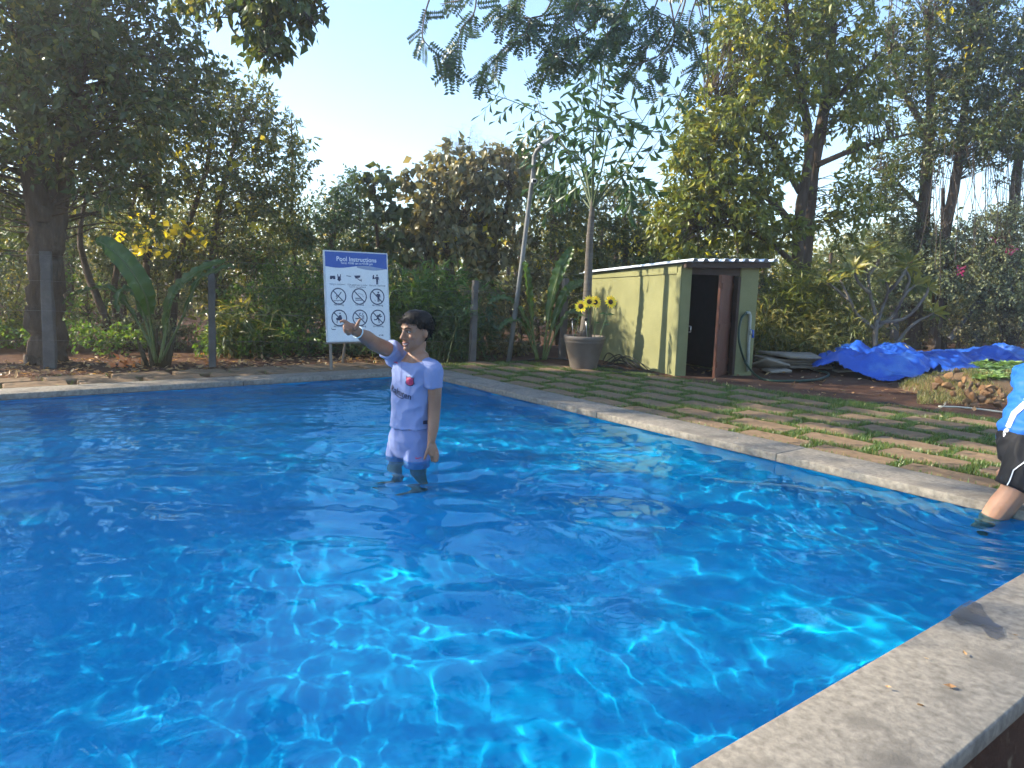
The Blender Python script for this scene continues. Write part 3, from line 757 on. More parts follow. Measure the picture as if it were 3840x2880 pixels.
# easel legs
zg = .062
for x, top in ((.03, .55), (SW - .03, .55)):
    gq = Geo(); foot = sp(x, 0, -.02) + s_n2 * .09 + s_x * (-.03 if x < .3 else .03); foot.z = zg
    gq.tube([sp(x, SH * .9, -.03), sp(x, 0.0, -.022), foot], .015, 6); link("easel_leg", gq.mesh("easel_leg", False), M_WOOD, sign)
gq = Geo(); f2 = sp(SW / 2, 0, 0) - s_n2 * .42; f2.z = zg; gq.tube([sp(SW / 2, SH * .9, -.03), f2], .014, 6); link("easel_leg", gq.mesh("easel_leg", False), M_WOOD, sign)
gq = Geo(); gq.tube([sp(-.02, -.018, -.01), sp(SW + .02, -.018, -.01)], .012, 6); link("ledge", gq.mesh("ledge", False), M_WOOD, sign)

# ================================================================== fence posts, wires, lamp post
M_CONC = noisy("grey_concrete", [(0.25, (0.075, 0.068, 0.062)), (0.6, (0.125, 0.114, 0.104)), (0.8, (0.175, 0.16, 0.147))], scale=9, rough=0.9, bump=0.4, bscale=60, second=(5, (0.11, 0.115, 0.10), .56, .70))
def post(px_b, py_b, px_t, py_t, w, yaw, lab, Y=None):
    b = gp(px_b, py_b, .03) if Y is None else at(px_b, py_b, Y)
    if Y is not None: b.z = .02
    t = at(px_t, py_t, b.y + 0.0)
    h = t.z - b.z
    bm = bmesh.new(); bmesh.ops.create_cube(bm, size=1)
    for v in bm.verts:
        k = (v.co.z + .5); v.co = Vector((v.co.x * w * (1 - .12 * k), v.co.y * w * (1 - .12 * k), k * h)) + Vector(((t.x - b.x) * k, 0, 0))
    bmesh.ops.subdivide_edges(bm, edges=[e for e in bm.edges if abs(e.verts[0].co.z - e.verts[1].co.z) > .1], cuts=5)
    for v in bm.verts: v.co += Vector((rng.normal() * .0025, rng.normal() * .0025, 0))
    bmesh.ops.bevel(bm, geom=bm.edges[:], offset=.006, segments=1, affect='EDGES')
    o = link("fence_post", bm_mesh("fence_post", bm), M_CONC); o.location = b; o.rotation_euler = (0, 0, R(yaw))
    tag(o, lab, "fence post", "concrete posts of the boundary fence")
    return b, t
PB = []
PB.append(post(190, 1382, 170, 942, .098, 20, "grey concrete fence post in front of the thick tree trunk"))
PB.append(post(797, 1379, 792, 984, .070, 20, "grey concrete fence post between the banana plant and the sign"))
PB.append(post(1770, 1368, 1783, 1052, .070, 25, "grey concrete fence post just right of the pointing boy"))
PB.append(post(2106, 1352, 2122, 1044, .074, 25, "grey concrete fence post partly hidden behind the plant pot"))
M_WIRE = plain("galvanised_wire", (0.16, 0.14, 0.13), 0.6, 0.4)
gq = Geo()
ext = [PB[0][0] + (PB[0][0] - PB[1][0]) * 1.6] + [b for b, t in PB] + [PB[3][0] + Vector((2.2, 2.0, 0))]
for zz in (.25, .52, .79, 1.02):
    for p, q2 in zip(ext[:-1], ext[1:]):
        m = (p + q2) / 2; gq.tube(catmull([(p.x, p.y - .05, zz + .05), (m.x, m.y - .05, zz + .03), (q2.x, q2.y - .05, zz + .05)], 4), .0017, 4, cap=False)
tag(link("fence_wire", gq.mesh("fence_wire"), M_WIRE), "thin galvanised wires strung between the concrete fence posts", "fence")
# right-hand boundary: posts and chain link
RB = []
for (pb, pt, w, lab) in (((3046, 1330), (3042, 1126), .10, "short concrete post behind the bamboo, left end of the chain link fence"), ((3166, 1330), (3160, 1132), .10, "short concrete post behind the frangipani trunk"), ((3352, 1330), (3348, 1146), .11, "short pale concrete post right of the frangipani")):
    RB.append(post(pb[0], pb[1], pt[0], pt[1], w, 8, lab, Y=12.2))
RB.append(post(3655, 1300, 3690, 1078, .10, 8, "tall concrete corner post with a slanting brace at the right", Y=12.0))
gq = Geo(); gq.tube([at(3668, 1130, 11.95), at(3560, 1272, 11.8)], .045, 5)
o = link("fence_brace", gq.mesh("fence_brace", False), M_CONC); tag(o, "slanting concrete brace propping the corner fence post", "fence brace")
gq = Geo()
c0 = RB[0][0] + Vector((-1.2, .06, 0)); c1 = RB[2][0] + Vector((.5, .06, 0)); z0, z1 = .06, .86
n = 62; Lh = z1 - z0
for i in range(-14, n):
    for s in (1, -1):
        t0 = i / n; span = (Lh / (c1 - c0).length)
        pts = []
        for k in range(2):
            tt = t0 + span * (k if s > 0 else 1 - k)
            zz = z0 + Lh * k
            if tt < 0 or tt > 1: pts = None; break
            p = c0.lerp(c1, tt); pts.append((p.x, p.y, zz))
        if pts: gq.tube(pts, .0022, 3, cap=False)
tag(link("chain_link", gq.mesh("chain_link"), M_WIRE), "grey chain link mesh low behind the frangipani", "fence")

# leaning lamp post with floodlight head and security camera
LB = gp(1907, 1363, .04); M_GALV = noisy("galvanised", [(0.3, (0.13, 0.133, 0.13)), (0.7, (0.19, 0.193, 0.19))], scale=6, rough=0.5, bump=.05, spec=.5)
lamp = tag(empty("lamp_post", LB), "tall leaning grey lamp post with a flat lamp head and a small camera", "lamp post")
def la(px, py, d=0.0): return at(px, py, LB.y + d)
gq = Geo(); gq.tube([LB, la(1955, 1000), la(2000, 640), la(2003, 590)], [.029, .027, .025, .024], 10); link("pole", gq.mesh("pole"), M_GALV, lamp)
gq = Geo(); gq.tube(catmull([la(2002, 605), la(2006, 580, -.01), la(2018, 560, -.03), la(2036, 545, -.06)], 5), .022, 8); link("arm", gq.mesh("arm"), M_GALV, lamp)
hd = rounded_box_mesh("lamp_head", .20, .10, .035, .012); o = link("lamp_head", hd, plain("lamp_grey", (0.42, 0.43, 0.44), .4)); o.matrix_world = Matrix.Translation(la(2048, 530, -.09)) @ Matrix.Rotation(R(-35), 4, 'Y') @ Matrix.Rotation(R(25), 4, 'X')
o.parent = lamp; o.matrix_parent_inverse = world_mat(lamp).inverted()
gq = Geo(); gq.box((0, 0, -.0185), .15, .07, .004); lens = link("lamp_lens", gq.mesh("lamp_lens", False), plain("lens_white", (0.72, 0.72, 0.68), .3)); lens.parent = o
o = link("security_camera", rounded_box_mesh("security_camera", .058, .10, .048, .014), plain("camera_white", (0.72, 0.72, 0.72), .4)); o.matrix_world = Matrix.Translation(la(2003, 679, -.075)) @ Matrix.Rotation(R(8), 4, 'X'); o.parent = lamp; o.matrix_parent_inverse = world_mat(lamp).inverted()
gq = Geo(); gq.box((0.004, -.0505, .001), .040, .004, .034); l2 = link("camera_front", gq.mesh("camera_front", False), M_BLACK); l2.parent = o

# ================================================================== plant pot with palm and sunflowers
def lathe(name, prof, n=40, smooth=True):
    t = np.linspace(0, 2 * np.pi, n, endpoint=False); v = []; f = []
    for r_, z in prof: v += [(r_ * math.cos(q), r_ * math.sin(q), z) for q in t]
    for i in range(len(prof) - 1):
        for j in range(n): k = (j + 1) % n; f.append((i * n + j, i * n + k, (i + 1) * n + k, (i + 1) * n + j))
    return mesh_np(name, v, f, smooth)
PP = gp(2187, 1381, .065); PP.z = .062; kk = PP.y / FPX
rimz = at(2187, 1258, PP.y).z - PP.z
rr = 78 * kk; rb = 50 * kk
M_POT = noisy("brown_grey_pot", [(0.3, (0.115, 0.095, 0.08)), (0.7, (0.16, 0.135, 0.115))], scale=8, rough=0.6, bump=.1, spec=.3)
pot = tag(empty("plant_pot", PP), "large round grey-brown plant pot with a rolled rim beside the hut", "plant pot")
h = rimz
prof = [(0.01, 0.012), (rb * .97, .0), (rb, .012), (rb + (rr - rb) * .50, h * .50), (rb + (rr - rb) * .515, h * .505), (rb + (rr - rb) * .78, h * .78), (rr * .955, h * .80), (rr * .965, h * .83), (rr * .955, h * .865), (rr * .985, h * .88), (rr, h * .93), (rr * .995, h * .975), (rr * .97, h), (rr * .92, h), (rr * .89, h * .93), (rr * .86, h * .86)]
o = link("pot_body", lathe("pot_body", prof, 48), M_POT, None); o.parent = pot
o = link("potting_soil", lathe("potting_soil", [(rr * .88, h * .86), (rr * .6, h * .90), (rr * .3, h * .93), (.002, h * .94)], 24), M_SOIL, None); o.parent = pot
gsoil = PP + Vector((0, 0, h * .92))
# palm
M_PTRUNK = noisy("palm_trunk", [(0.25, (0.06, 0.05, 0.042)), (0.5, (0.115, 0.10, 0.083)), (0.8, (0.17, 0.15, 0.125))], scale=4, stretch=(1, 1, 9), rough=0.9, bump=.6, bscale=10)
M_PALM = leaf_mat("palm_leaf", [(0, (0.014, 0.036, 0.011)), (.6, (0.024, 0.058, 0.014)), (1, (0.042, 0.085, 0.02))], trans=.45)
M_PSTEM = plain("palm_stem", (0.055, 0.085, 0.03), .5)
palm = tag(empty("fishtail_palm", gsoil), "tall slender palm with ragged fishtail leaves growing from the pot", "palm")
PY = PP.y
gq = Geo(); tp = [gsoil + Vector((0, 0, -.03)), at(2200, 1180, PY), at(2204, 1076, PY), at(2213, 880, PY), at(2220, 790, PY), at(2222, 740, PY)]
gq.tube(catmull(tp, 8), [.074, .062, .054, .049, .046, .043, .040, .037, .034, .030, .025, .020, .014], 14, wob=.03); link("trunk", gq.mesh("trunk"), M_PTRUNK, palm)
gq = Geo()
for k in range(60):
    t = rng.uniform(0, 2 * np.pi); z = rng.uniform(0, .16); r0 = .070
    gq.tube([gsoil + Vector((math.cos(t) * r0, math.sin(t) * r0, z)), gsoil + Vector((math.cos(t) * (r0 + .012), math.sin(t) * (r0 + .012), z - .05))], .005, 4)
rb_ = link("root_boss", gq.mesh("root_boss"), M_PTRUNK, palm); rb_["kind"] = "stuff"
def fishtail(gl, p, d, nrm, L, W):
    """wedge leaflets with a ragged outer edge"""
    d = d.normalized(); w = d.cross(nrm).normalized(); n = w.cross(d)
    nseg = 5; v = [p, p + d * L * .02]; out = []
    for i in range(nseg):
        t = i / (nseg - 1) - .5
        out.append(p + d * L * (1.0 - .35 * (t + .5) + rng.uniform(-.10, .06)) + w * W * t * 1.0 - n * L * (.10 + .35 * t * t))
    vv = [list(p)] + [list(q) for q in out]; f = [(0, i, i + 1) for i in range(1, nseg)]
    gl.add(vv, f)
def frond(px_list, dy, n2, leafL, droop, dens=1.0, s0=.22):
    n2 = int(n2 * .8)
    pts = [at(x, y, PY + dy * i / (len(px_list) - 1)) for i, (x, y) in enumerate(px_list)]
    c = catmull(pts, 10); n = len(c)
    gs = Geo(); gl = Geo()
    gs.tube(c, [.012, .009, .006, .003], 6)
    T = np.gradient(c, axis=0)
    for k in range(n2):
        s = s0 + (1 - s0) * (k + .5) / n2; i = min(n - 1, int(s * (n - 1))); p = Vector(c[i]); t = Vector(T[i]).normalized()
        side = t.cross(Vector((.2, -1, .25))).normalized() * (1 if k % 2 else -1)
        dirv = (t * .75 + side * (.75 if dens < 2 else .5) + Vector((rng.normal() * .15, rng.normal() * .35, -droop * rng.uniform(.2, 1)))).normalized()
        Ls = (0.34 * (1 - .35 * abs(s - .45))) * rng.uniform(.75, 1.1)
        q = [p, p + dirv * Ls * .5 + Vector((0, 0, -droop * .03)), p + dirv * Ls + Vector((0, 0, -droop * .14))]
        cc = catmull(q, 4); gs.tube(cc, [.0035, .0015], 4, cap=False)
        m = int(6.5 * dens)
        for j in range(m):
            u = .18 + .82 * j / max(1, m - 1); r0 = Vector(cc[min(len(cc) - 1, int(u * (len(cc) - 1)))]); tt = dirv
            sd = tt.cross(Vector((rng.normal() * .5, -1, .4))).normalized() * (1 if j % 2 else -1)
            ld = (tt * .6 + sd * .8 + Vector((0, 0, -droop * .9)) + Vector(rng.normal(size=3) * .2)).normalized()
            fishtail(gl, r0, ld, Vector((rng.normal() * .6, -1, rng.normal() * .6 + .6)), leafL * 1.3 * rng.uniform(.7, 1.15), leafL * 1.3 * rng.uniform(.28, .52))
    fr = link("frond", gl.mesh("frond", False), M_PALM, palm); fr["kind"] = "stuff"
    link("rachis", gs.mesh("rachis"), M_PSTEM, fr)
frond([(2221, 770), (2232, 560), (2258, 330), (2276, 140), (2280, 70)], -.1, 16, .115, .15, 1.1, .3)
frond([(2220, 780), (2185, 620), (2090, 470), (1960, 395), (1812, 342)], .75, 15, .10, .55, 1.0, .32)
frond([(2219, 780), (2165, 640), (2090, 520), (2010, 455)], .8, 14, .135, .9, 1.3, .25)
frond([(2222, 780), (2300, 640), (2400, 470), (2488, 335)], -.2, 11, .13, .35, .9, .35)
frond([(2222, 780), (2320, 680), (2440, 500), (2570, 325)], .15, 9, .11, .3, .7, .45)
frond([(2220, 780), (2195, 600), (2180, 430), (2205, 260)], .25, 12, .12, .3, 1.0, .3)
frond([(2221, 785), (2255, 640), (2290, 500), (2330, 420)], -.55, 11, .13, .6, 1.2, .3)
frond([(2219, 790), (2150, 700), (2080, 640), (2030, 620)], .85, 10, .13, .9, 1.2, .25)
frond([(2223, 785), (2280, 700), (2335, 660), (2385, 668)], -.4, 9, .12, .8, 1.1, .3)
frond([(2219, 785), (2190, 690), (2150, 640), (2110, 650)], .5, 9, .12, .9, 1.1, .3)
frond([(2221, 770), (2224, 540), (2240, 330), (2262, 170)], -.3, 13, .125, .2, 1.1, .35)
# thin dead stems
gq = Geo()
for (x0, y0), (x1, y1) in (((2400, 640), (2640, 300)), ((2330, 700), (2560, 440)), ((2150, 600), (1965, 260)), ((2100, 560), (1990, 330)), ((2290, 800), (2420, 560)), ((2235, 830), (2330, 690))):
    gq.tube(catmull([at(x0, y0, PY + .1), at((x0 + x1) / 2 - 12, (y0 + y1) / 2, PY + .15), at(x1, y1, PY + .2)], 5), [.004, .002], 4)
link("dry_stems", gq.mesh("dry_stems"), plain("dry_stem", (0.20, 0.17, 0.11), .8), palm)
# sunflowers
M_PETAL = leaf_mat("sunflower_petal", [(0, (0.62, 0.38, 0.015)), (1, (0.75, 0.52, 0.03))], trans=.25, tint=(1.1, 1, .6))
M_DISC = noisy("sunflower_disc", [(0.3, (0.03, 0.014, 0.008)), (0.7, (0.09, 0.04, 0.015))], scale=120, bump=.6, bscale=200, dist=.003)
M_FSTEM = plain("flower_stem", (0.05, 0.10, 0.03), .6); M_FLEAF = leaf_mat("flower_leaf", [(0, (0.02, 0.06, 0.02)), (1, (0.04, 0.09, 0.025))])
def sunflower(hx_, hy_, bx, face, leaves, lab, dy=-.13):
    hpos = at(2050 + hx_ * .4295, 850 + hy_ * .4295, PY + dy)
    b = Vector((at(2050 + bx * .4295, 1255, PY).x, PY + dy * .8, gsoil.z - .01))
    t = tag(empty("sunflower", b), lab, "flower", "artificial sunflowers in the pot")
    f = Vector(face).normalized()
    gq = Geo(); gq.tube(catmull([b, b.lerp(hpos, .55) + Vector((0, 0, .0)), hpos - f * .02 - Vector((0, 0, .02)), hpos - f * .004], 6), .0042, 6); link("stem", gq.mesh("stem"), M_FSTEM, t)
    X = f.cross(Vector((0, 0, 1))).normalized(); Z = X.cross(f)
    gl = Geo(); pos = []; dv = []; nv = []
    for ring, nn in ((0, 15), (1, 13)):
        for k in range(nn):
            an = 2 * math.pi * (k + .5 * ring) / nn + rng.normal() * .08; d = X * math.cos(an) + Z * math.sin(an)
            pos.append(list(hpos + d * .018)); dv.append(list(d + f * (.12 + .22 * ring))); nv.append(list(f))
    gl.leaves(np.array(pos), np.array(dv), np.array(nv), rng.uniform(.046, .058, len(pos)), .42, .1, .06)
    link("petals", gl.mesh("petals", False), M_PETAL, t)
    gd = Geo(); th = np.linspace(0, 2 * np.pi, 16, endpoint=False); v = []
    for r_, o_ in ((.027, .0), (.025, .007), (.014, .011)): v += [list(hpos + (X * math.cos(q) + Z * math.sin(q)) * r_ + f * o_) for q in th]
    v.append(list(hpos + f * .008)); ff = []
    for i in range(2):
        for j in range(16): k = (j + 1) % 16; ff += [(i * 16 + j, i * 16 + k, i * 16 + 16 + k), (i * 16 + j, i * 16 + 16 + k, i * 16 + 16 + j)]
    ff += [(32 + j, 32 + (j + 1) % 16, 48) for j in range(16)]
    gd.add(v, ff); link("disc", gd.mesh("disc"), M_DISC, t)
    for (u, sx, L) in leaves:
        p = b.lerp(hpos, u); gl = Geo(); gl.leaves([list(p)], np.array([[sx, -.3, .35]]), np.array([[0, -.5, 1.]]), np.array([L]), .5, .2, .35); link("leaf", gl.mesh("leaf", False), M_FLEAF, t)
sunflower(298, 695, 235, (-.15, -1, .15), [(.72, 1, .07), (.6, -1, .06)], "leftmost yellow sunflower in the plant pot, lowest of the four")
sunflower(372, 655, 350, (.0, -1, .2), [(.8, -1, .06)], "yellow sunflower directly before the palm trunk")
sunflower(425, 660, 412, (.35, -1, .2), [(.45, 1, .06)], "yellow sunflower just right of the palm trunk", -.11)
sunflower(558, 658, 448, (.3, -1, .25), [(.68, -1, .09), (.66, 1, .09), (.40, 1, .07), (.45, .3, .07)], "rightmost yellow sunflower on a long leafy stem against the hut wall")
for x0, lab in ((225, "thin stake with a flat cap at the left rim of the pot"), (345, "thin stake with a flat cap in the middle of the pot")):
    b = Vector((at(2050 + x0 * .4295, 1255, PY).x, PY - .15, gsoil.z - .01)); tp = at(2050 + (x0 - 4) * .4295, 850 + 808 * .4295, PY - .15)
    t = tag(empty("solar_stake", b), lab, "garden stake", "stakes in the plant pot")
    gq = Geo(); gq.tube([b, tp], .0035, 6); link("stake", gq.mesh("stake"), M_STEEL, t)
    me = lathe("cap", [(.001, .014), (.016, .010), (.022, .002), (.022, -.004), (.006, -.012), (.004, -.02)], 16); o = link("cap", me, M_BLACK, None); o.location = tp - t.location; o.parent = t
# ================================================================== trees and plants
G_, O_, Y_ = (0.035, 0.070, 0.018), (0.085, 0.095, 0.026), (0.36, 0.27, 0.025)
LM = dict(
    dark=leaf_mat("leaf_dark", [(0, (0.026, 0.044, 0.014)), (.5, (0.042, 0.063, 0.018)), (.85, (0.068, 0.082, 0.022)), (1, (0.13, 0.12, 0.03))], trans=.46),
    olive=leaf_mat("leaf_olive", [(0, (0.03, 0.052, 0.016)), (.45, (0.06, 0.08, 0.022)), (.8, (0.10, 0.11, 0.03)), (1, (0.20, 0.17, 0.03))], trans=.42),
    bluish=leaf_mat("leaf_bluish", [(0, (0.022, 0.052, 0.026)), (.6, (0.04, 0.08, 0.035)), (1, (0.075, 0.11, 0.04))], trans=.40),
    fresh=leaf_mat("leaf_fresh", [(0, (0.035, 0.085, 0.018)), (.6, (0.06, 0.12, 0.025)), (1, (0.12, 0.17, 0.035))], trans=.5),
    gold=leaf_mat("leaf_gold", [(0, (0.05, 0.075, 0.014)), (.4, (0.085, 0.105, 0.018)), (.8, (0.13, 0.145, 0.022)), (1, (0.20, 0.175, 0.025))], trans=.46, tint=(1.2, 1.1, .4)),
    brown=leaf_mat("leaf_brown", [(0, (0.05, 0.058, 0.026)), (.4, (0.095, 0.095, 0.042)), (.8, (0.14, 0.125, 0.06)), (1, (0.25, 0.20, 0.08))], trans=.38, tint=(1.2, 1.05, .6)),
    yellow=leaf_mat("leaf_yellow", [(0, (0.30, 0.25, 0.02)), (.7, (0.50, 0.40, 0.025)), (1, (0.35, 0.36, 0.04))], trans=.55, tint=(1.1, 1.0, .4)),
    grey=leaf_mat("leaf_greygreen", [(0, (0.06, 0.085, 0.045)), (.6, (0.11, 0.13, 0.065)), (1, (0.18, 0.18, 0.09))], trans=.32),
    wall=leaf_mat("leaf_far", [(0, (0.045, 0.065, 0.02)), (.5, (0.09, 0.10, 0.03)), (.85, (0.16, 0.15, 0.05)), (1, (0.26, 0.21, 0.06))], trans=.45),
)
M_BARK = noisy("bark", [(0.25, (0.055, 0.040, 0.029)), (0.55, (0.105, 0.077, 0.057)), (0.8, (0.16, 0.122, 0.094))], scale=5, stretch=(3, 3, .7), rough=0.95, bump=.9, bscale=14, spec=.1, dist=.03)
M_BARK2 = noisy("pale_bark", [(0.25, (0.12, 0.105, 0.085)), (0.7, (0.21, 0.185, 0.155))], scale=8, rough=0.85, bump=.4, bscale=30, spec=.2)
def unit(n): 
    v = rng.normal(size=(n, 3)); return v / np.linalg.norm(v, axis=1)[:, None]
def crown_into(gl, gt, skel, centre, radii, clumps, per, cr, leafL, leafW, droop, twig=.006, gtwig=True, up=.5):
    """clumps of leaves through an ellipsoid, each on a twig from the nearest limb"""
    centre = np.array(list(centre)); d = unit(clumps) * (rng.random(clumps) ** .42)[:, None]
    cc = centre + d * np.array(radii)
    low = cc[:, 2] < .12; cc[low, 2] = .12 + rng.random(low.sum()) * .15
    dist = np.linalg.norm(skel[None] - cc[:, None], axis=2) + np.maximum(0, skel[None, :, 2] - cc[:, None, 2]) * 1.5
    k = np.argsort(dist, axis=1)[:, :4]; s = skel[k[np.arange(clumps), rng.integers(min(4, k.shape[1]), size=clumps)]]
    m = (s + cc) / 2 + rng.normal(size=(clumps, 3)) * .06 + np.array([0, 0, .05])
    gt.sticks(s, m, twig * 1.5, twig); gt.sticks(m, cc, twig, twig * .5)
    ax = cc - m; ax /= np.linalg.norm(ax, axis=1)[:, None] + 1e-6
    ns = max(2, per // 9)
    spd = unit(clumps * ns).reshape(clumps, ns, 3) + ax[:, None] * .6 + np.array([0, 0, .15]); spd /= np.linalg.norm(spd, axis=2)[..., None]
    c2 = np.repeat(cc, ns, 0); gt.sticks(c2, c2 + spd.reshape(-1, 3) * cr * 1.4, twig * .5, twig * .25)
    cnt = np.maximum(3, (per * rng.uniform(.6, 1.4, clumps)).astype(int)); idx = np.repeat(np.arange(clumps), cnt); n = len(idx)
    sd = spd[idx, rng.integers(ns, size=n)]; t = rng.random(n) ** .7
    p = cc[idx] + sd * (t * cr * 1.5)[:, None] + rng.normal(size=(n, 3)) * cr * .22
    dr = sd * .7 + unit(n) * .9 + np.array([0, 0, -droop]); nr = unit(n) * .8 + np.array([0, 0, up])
    gl.leaves(p, dr, nr, leafL * rng.uniform(.6, 1.25, n), leafW * rng.uniform(.8, 1.2, n), .2, .12 + .2 * droop)
def tree(name, label, cat, stems, blobs, leafL, leafW, mat, droop=.4, bark=None, group=None, accents=None, twig=.006, sides=10, up=.5, wob=.02, crown_name="crown"):
    """stems: list of (points, radii). blobs: (px, py, Y, rx_px, ry_px, rdepth_m, clumps, per, clump_r)"""
    base = Vector(stems[0][0][0]); root = empty(name, (base.x, base.y, max(0, base.z)))
    tag(root, label, cat, group)
    sk = []
    for si, (pts, rad) in enumerate(stems):
        gs = Geo()
        c = catmull(pts, 7); 
        if len(c) > 3: c[1:-1] += rng.normal(size=(len(c) - 2, 3)) * min(rad) * .12
        gs.tube(c, rad, sides, wob=wob); sk.append(c[len(c) // 4:])
        nm = "trunk" if c[0][2] < .2 else "limb"; link(nm, gs.mesh(nm), bark or M_BARK, root)
    sk = np.concatenate(sk)
    gl, gt = Geo(), Geo()
    for (px, py, Y, rx, ry, rd, ncl, per, cr) in blobs:
        c = at(px, py, Y); k = Y / FPX
        crown_into(gl, gt, sk, c, (rx * k, rd, ry * k), ncl, per, cr, leafL, leafW, droop, twig, up=up)
    br = link("branches", gt.mesh("branches"), bark or M_BARK, root); br["kind"] = "stuff"
    cr_ = link(crown_name, gl.mesh(crown_name, False), LM[mat] if isinstance(mat, str) else mat, root); cr_["kind"] = "stuff"
    if accents:
        amat, aL, aW, lst = accents; ga = Geo()
        for (px, py, Y, rx, ry, rd, n) in lst:
            c = np.array(list(at(px, py, Y))); k = Y / FPX
            m = max(1, n // 4); cl = c + unit(m) * (rng.random(m) ** .5)[:, None] * np.array([rx * k, rd, ry * k])
            p = np.repeat(cl, 4, 0) + rng.normal(size=(m * 4, 3)) * aL * .8
            ga.leaves(p, unit(len(p)) + np.array([0, 0, -.8]), unit(len(p)) + np.array([0, -.4, .2]), aL * rng.uniform(.6, 1.2, len(p)), aW, .15, .15)
        ac = link("yellow_leaves", ga.mesh("yellow_leaves", False), LM[amat], root); ac["kind"] = "stuff"
    return root
def stem(lst, Y0, Y1, rad, ground=True):
    n = len(lst); pts = [at(x, y, Y0 + (Y1 - Y0) * i / max(1, n - 1)) for i, (x, y) in enumerate(lst)]
    if ground: pts[0].z = min(pts[0].z, .0)
    return (pts, rad)

# --- the thick forked tree at the left, its limb reaching over the pool
forked = tree("forked_tree", "brown forked tree trunk behind the leftmost fence post", "tree",
     [stem([(172, 1420), (172, 1340), (172, 1150), (175, 950), (180, 780)], 7.0, 7.0, [.22, .175, .16, .155, .13]),
      stem([(165, 920), (145, 760), (105, 480), (105, 220), (100, 0), (85, -350)], 7.0, 6.8, [.12, .115, .105, .095, .08, .06], False),
      stem([(190, 920), (210, 760), (245, 520), (285, 250), (315, 0), (350, -300)], 7.0, 7.1, [.12, .11, .10, .09, .075, .05], False),
      stem([(315, 20), (480, -160), (660, -300), (860, -300)], 7.1, 5.4, [.06, .05, .035, .025], False),
      stem([(140, 450), (20, 350), (-200, 300), (-420, 150)], 6.9, 6.6, [.07, .06, .05, .03], False)],
     [(60, 120, 6.6, 170, 230, .7, 46, 34, .15), (300, 60, 6.9, 190, 200, .7, 40, 34, .15), (560, 200, 7.2, 210, 200, .7, 46, 34, .15), (160, 500, 6.9, 240, 200, .7, 46, 34, .15),
      (430, 520, 7.4, 210, 200, .6, 40, 34, .14), (30, 800, 7.4, 160, 170, .6, 26, 32, .14), (-180, 450, 6.6, 240, 360, 1.0, 60, 34, .17), (300, -280, 6.9, 420, 220, 1.2, 70, 34, .17), (-250, -200, 6.6, 300, 320, 1.2, 60, 34, .17), (700, 330, 7.3, 150, 170, .5, 26, 32, .14),
      (500, 760, 7.6, 160, 120, .5, 18, 30, .13), (150, 420, 6.25, 170, 170, .3, 26, 30, .14), (440, 330, 6.4, 150, 150, .3, 24, 30, .14), (400, 640, 6.5, 120, 130, .3, 18, 30, .13), (250, 180, 6.3, 160, 160, .3, 22, 30, .14)],
     .085, .52, "dark", .45, accents=("yellow", .075, .85, [(150, 250, 6.5, 170, 180, .4, 26), (330, 350, 6.7, 170, 160, .4, 14), (110, 560, 6.6, 150, 160, .4, 12)]), twig=.008)
# hanging spray of larger leaves over the pool, on the same tree's long limb
def spray(px, py, Y, rx, ry, rd, n, root_px, mat, leafL, leafW):
    pass
bough = tree("overhanging_bough", "leafy bough with large dark leaves hanging into the sky at upper left", "tree branch",
     [stem([(800, -305), (860, -290), (930, -180), (1010, -20), (1090, 60)], 5.5, 5.0, [.03, .028, .022, .015, .008], False),
      stem([(900, -180), (870, -40), (860, 80), (900, 150)], 5.2, 5.0, [.02, .014, .008, .005], False), stem([(1000, -20), (1080, 40), (1160, 60), (1190, 120)], 5.1, 4.9, [.014, .01, .006, .004], False),
      stem([(940, -60), (960, 60), (990, 150), (1010, 230)], 5.1, 4.9, [.014, .01, .006, .004], False)],
     [(1090, -10, 5.0, 110, 70, .3, 16, 26, .10), (980, 60, 5.0, 90, 90, .3, 16, 26, .10), (1020, 190, 4.95, 40, 75, .18, 8, 22, .08), (1130, 60, 4.95, 60, 50, .2, 7, 20, .08), (850, 10, 5.1, 130, 55, .3, 12, 24, .10), (900, -120, 5.2, 260, 100, .4, 26, 26, .12)],
     .072, .58, "dark", 1.1, twig=.004)

for ch in list(bough.children):
    ch.parent = forked; ch.matrix_parent_inverse = world_mat(forked).inverted()
bpy.data.objects.remove(bough)

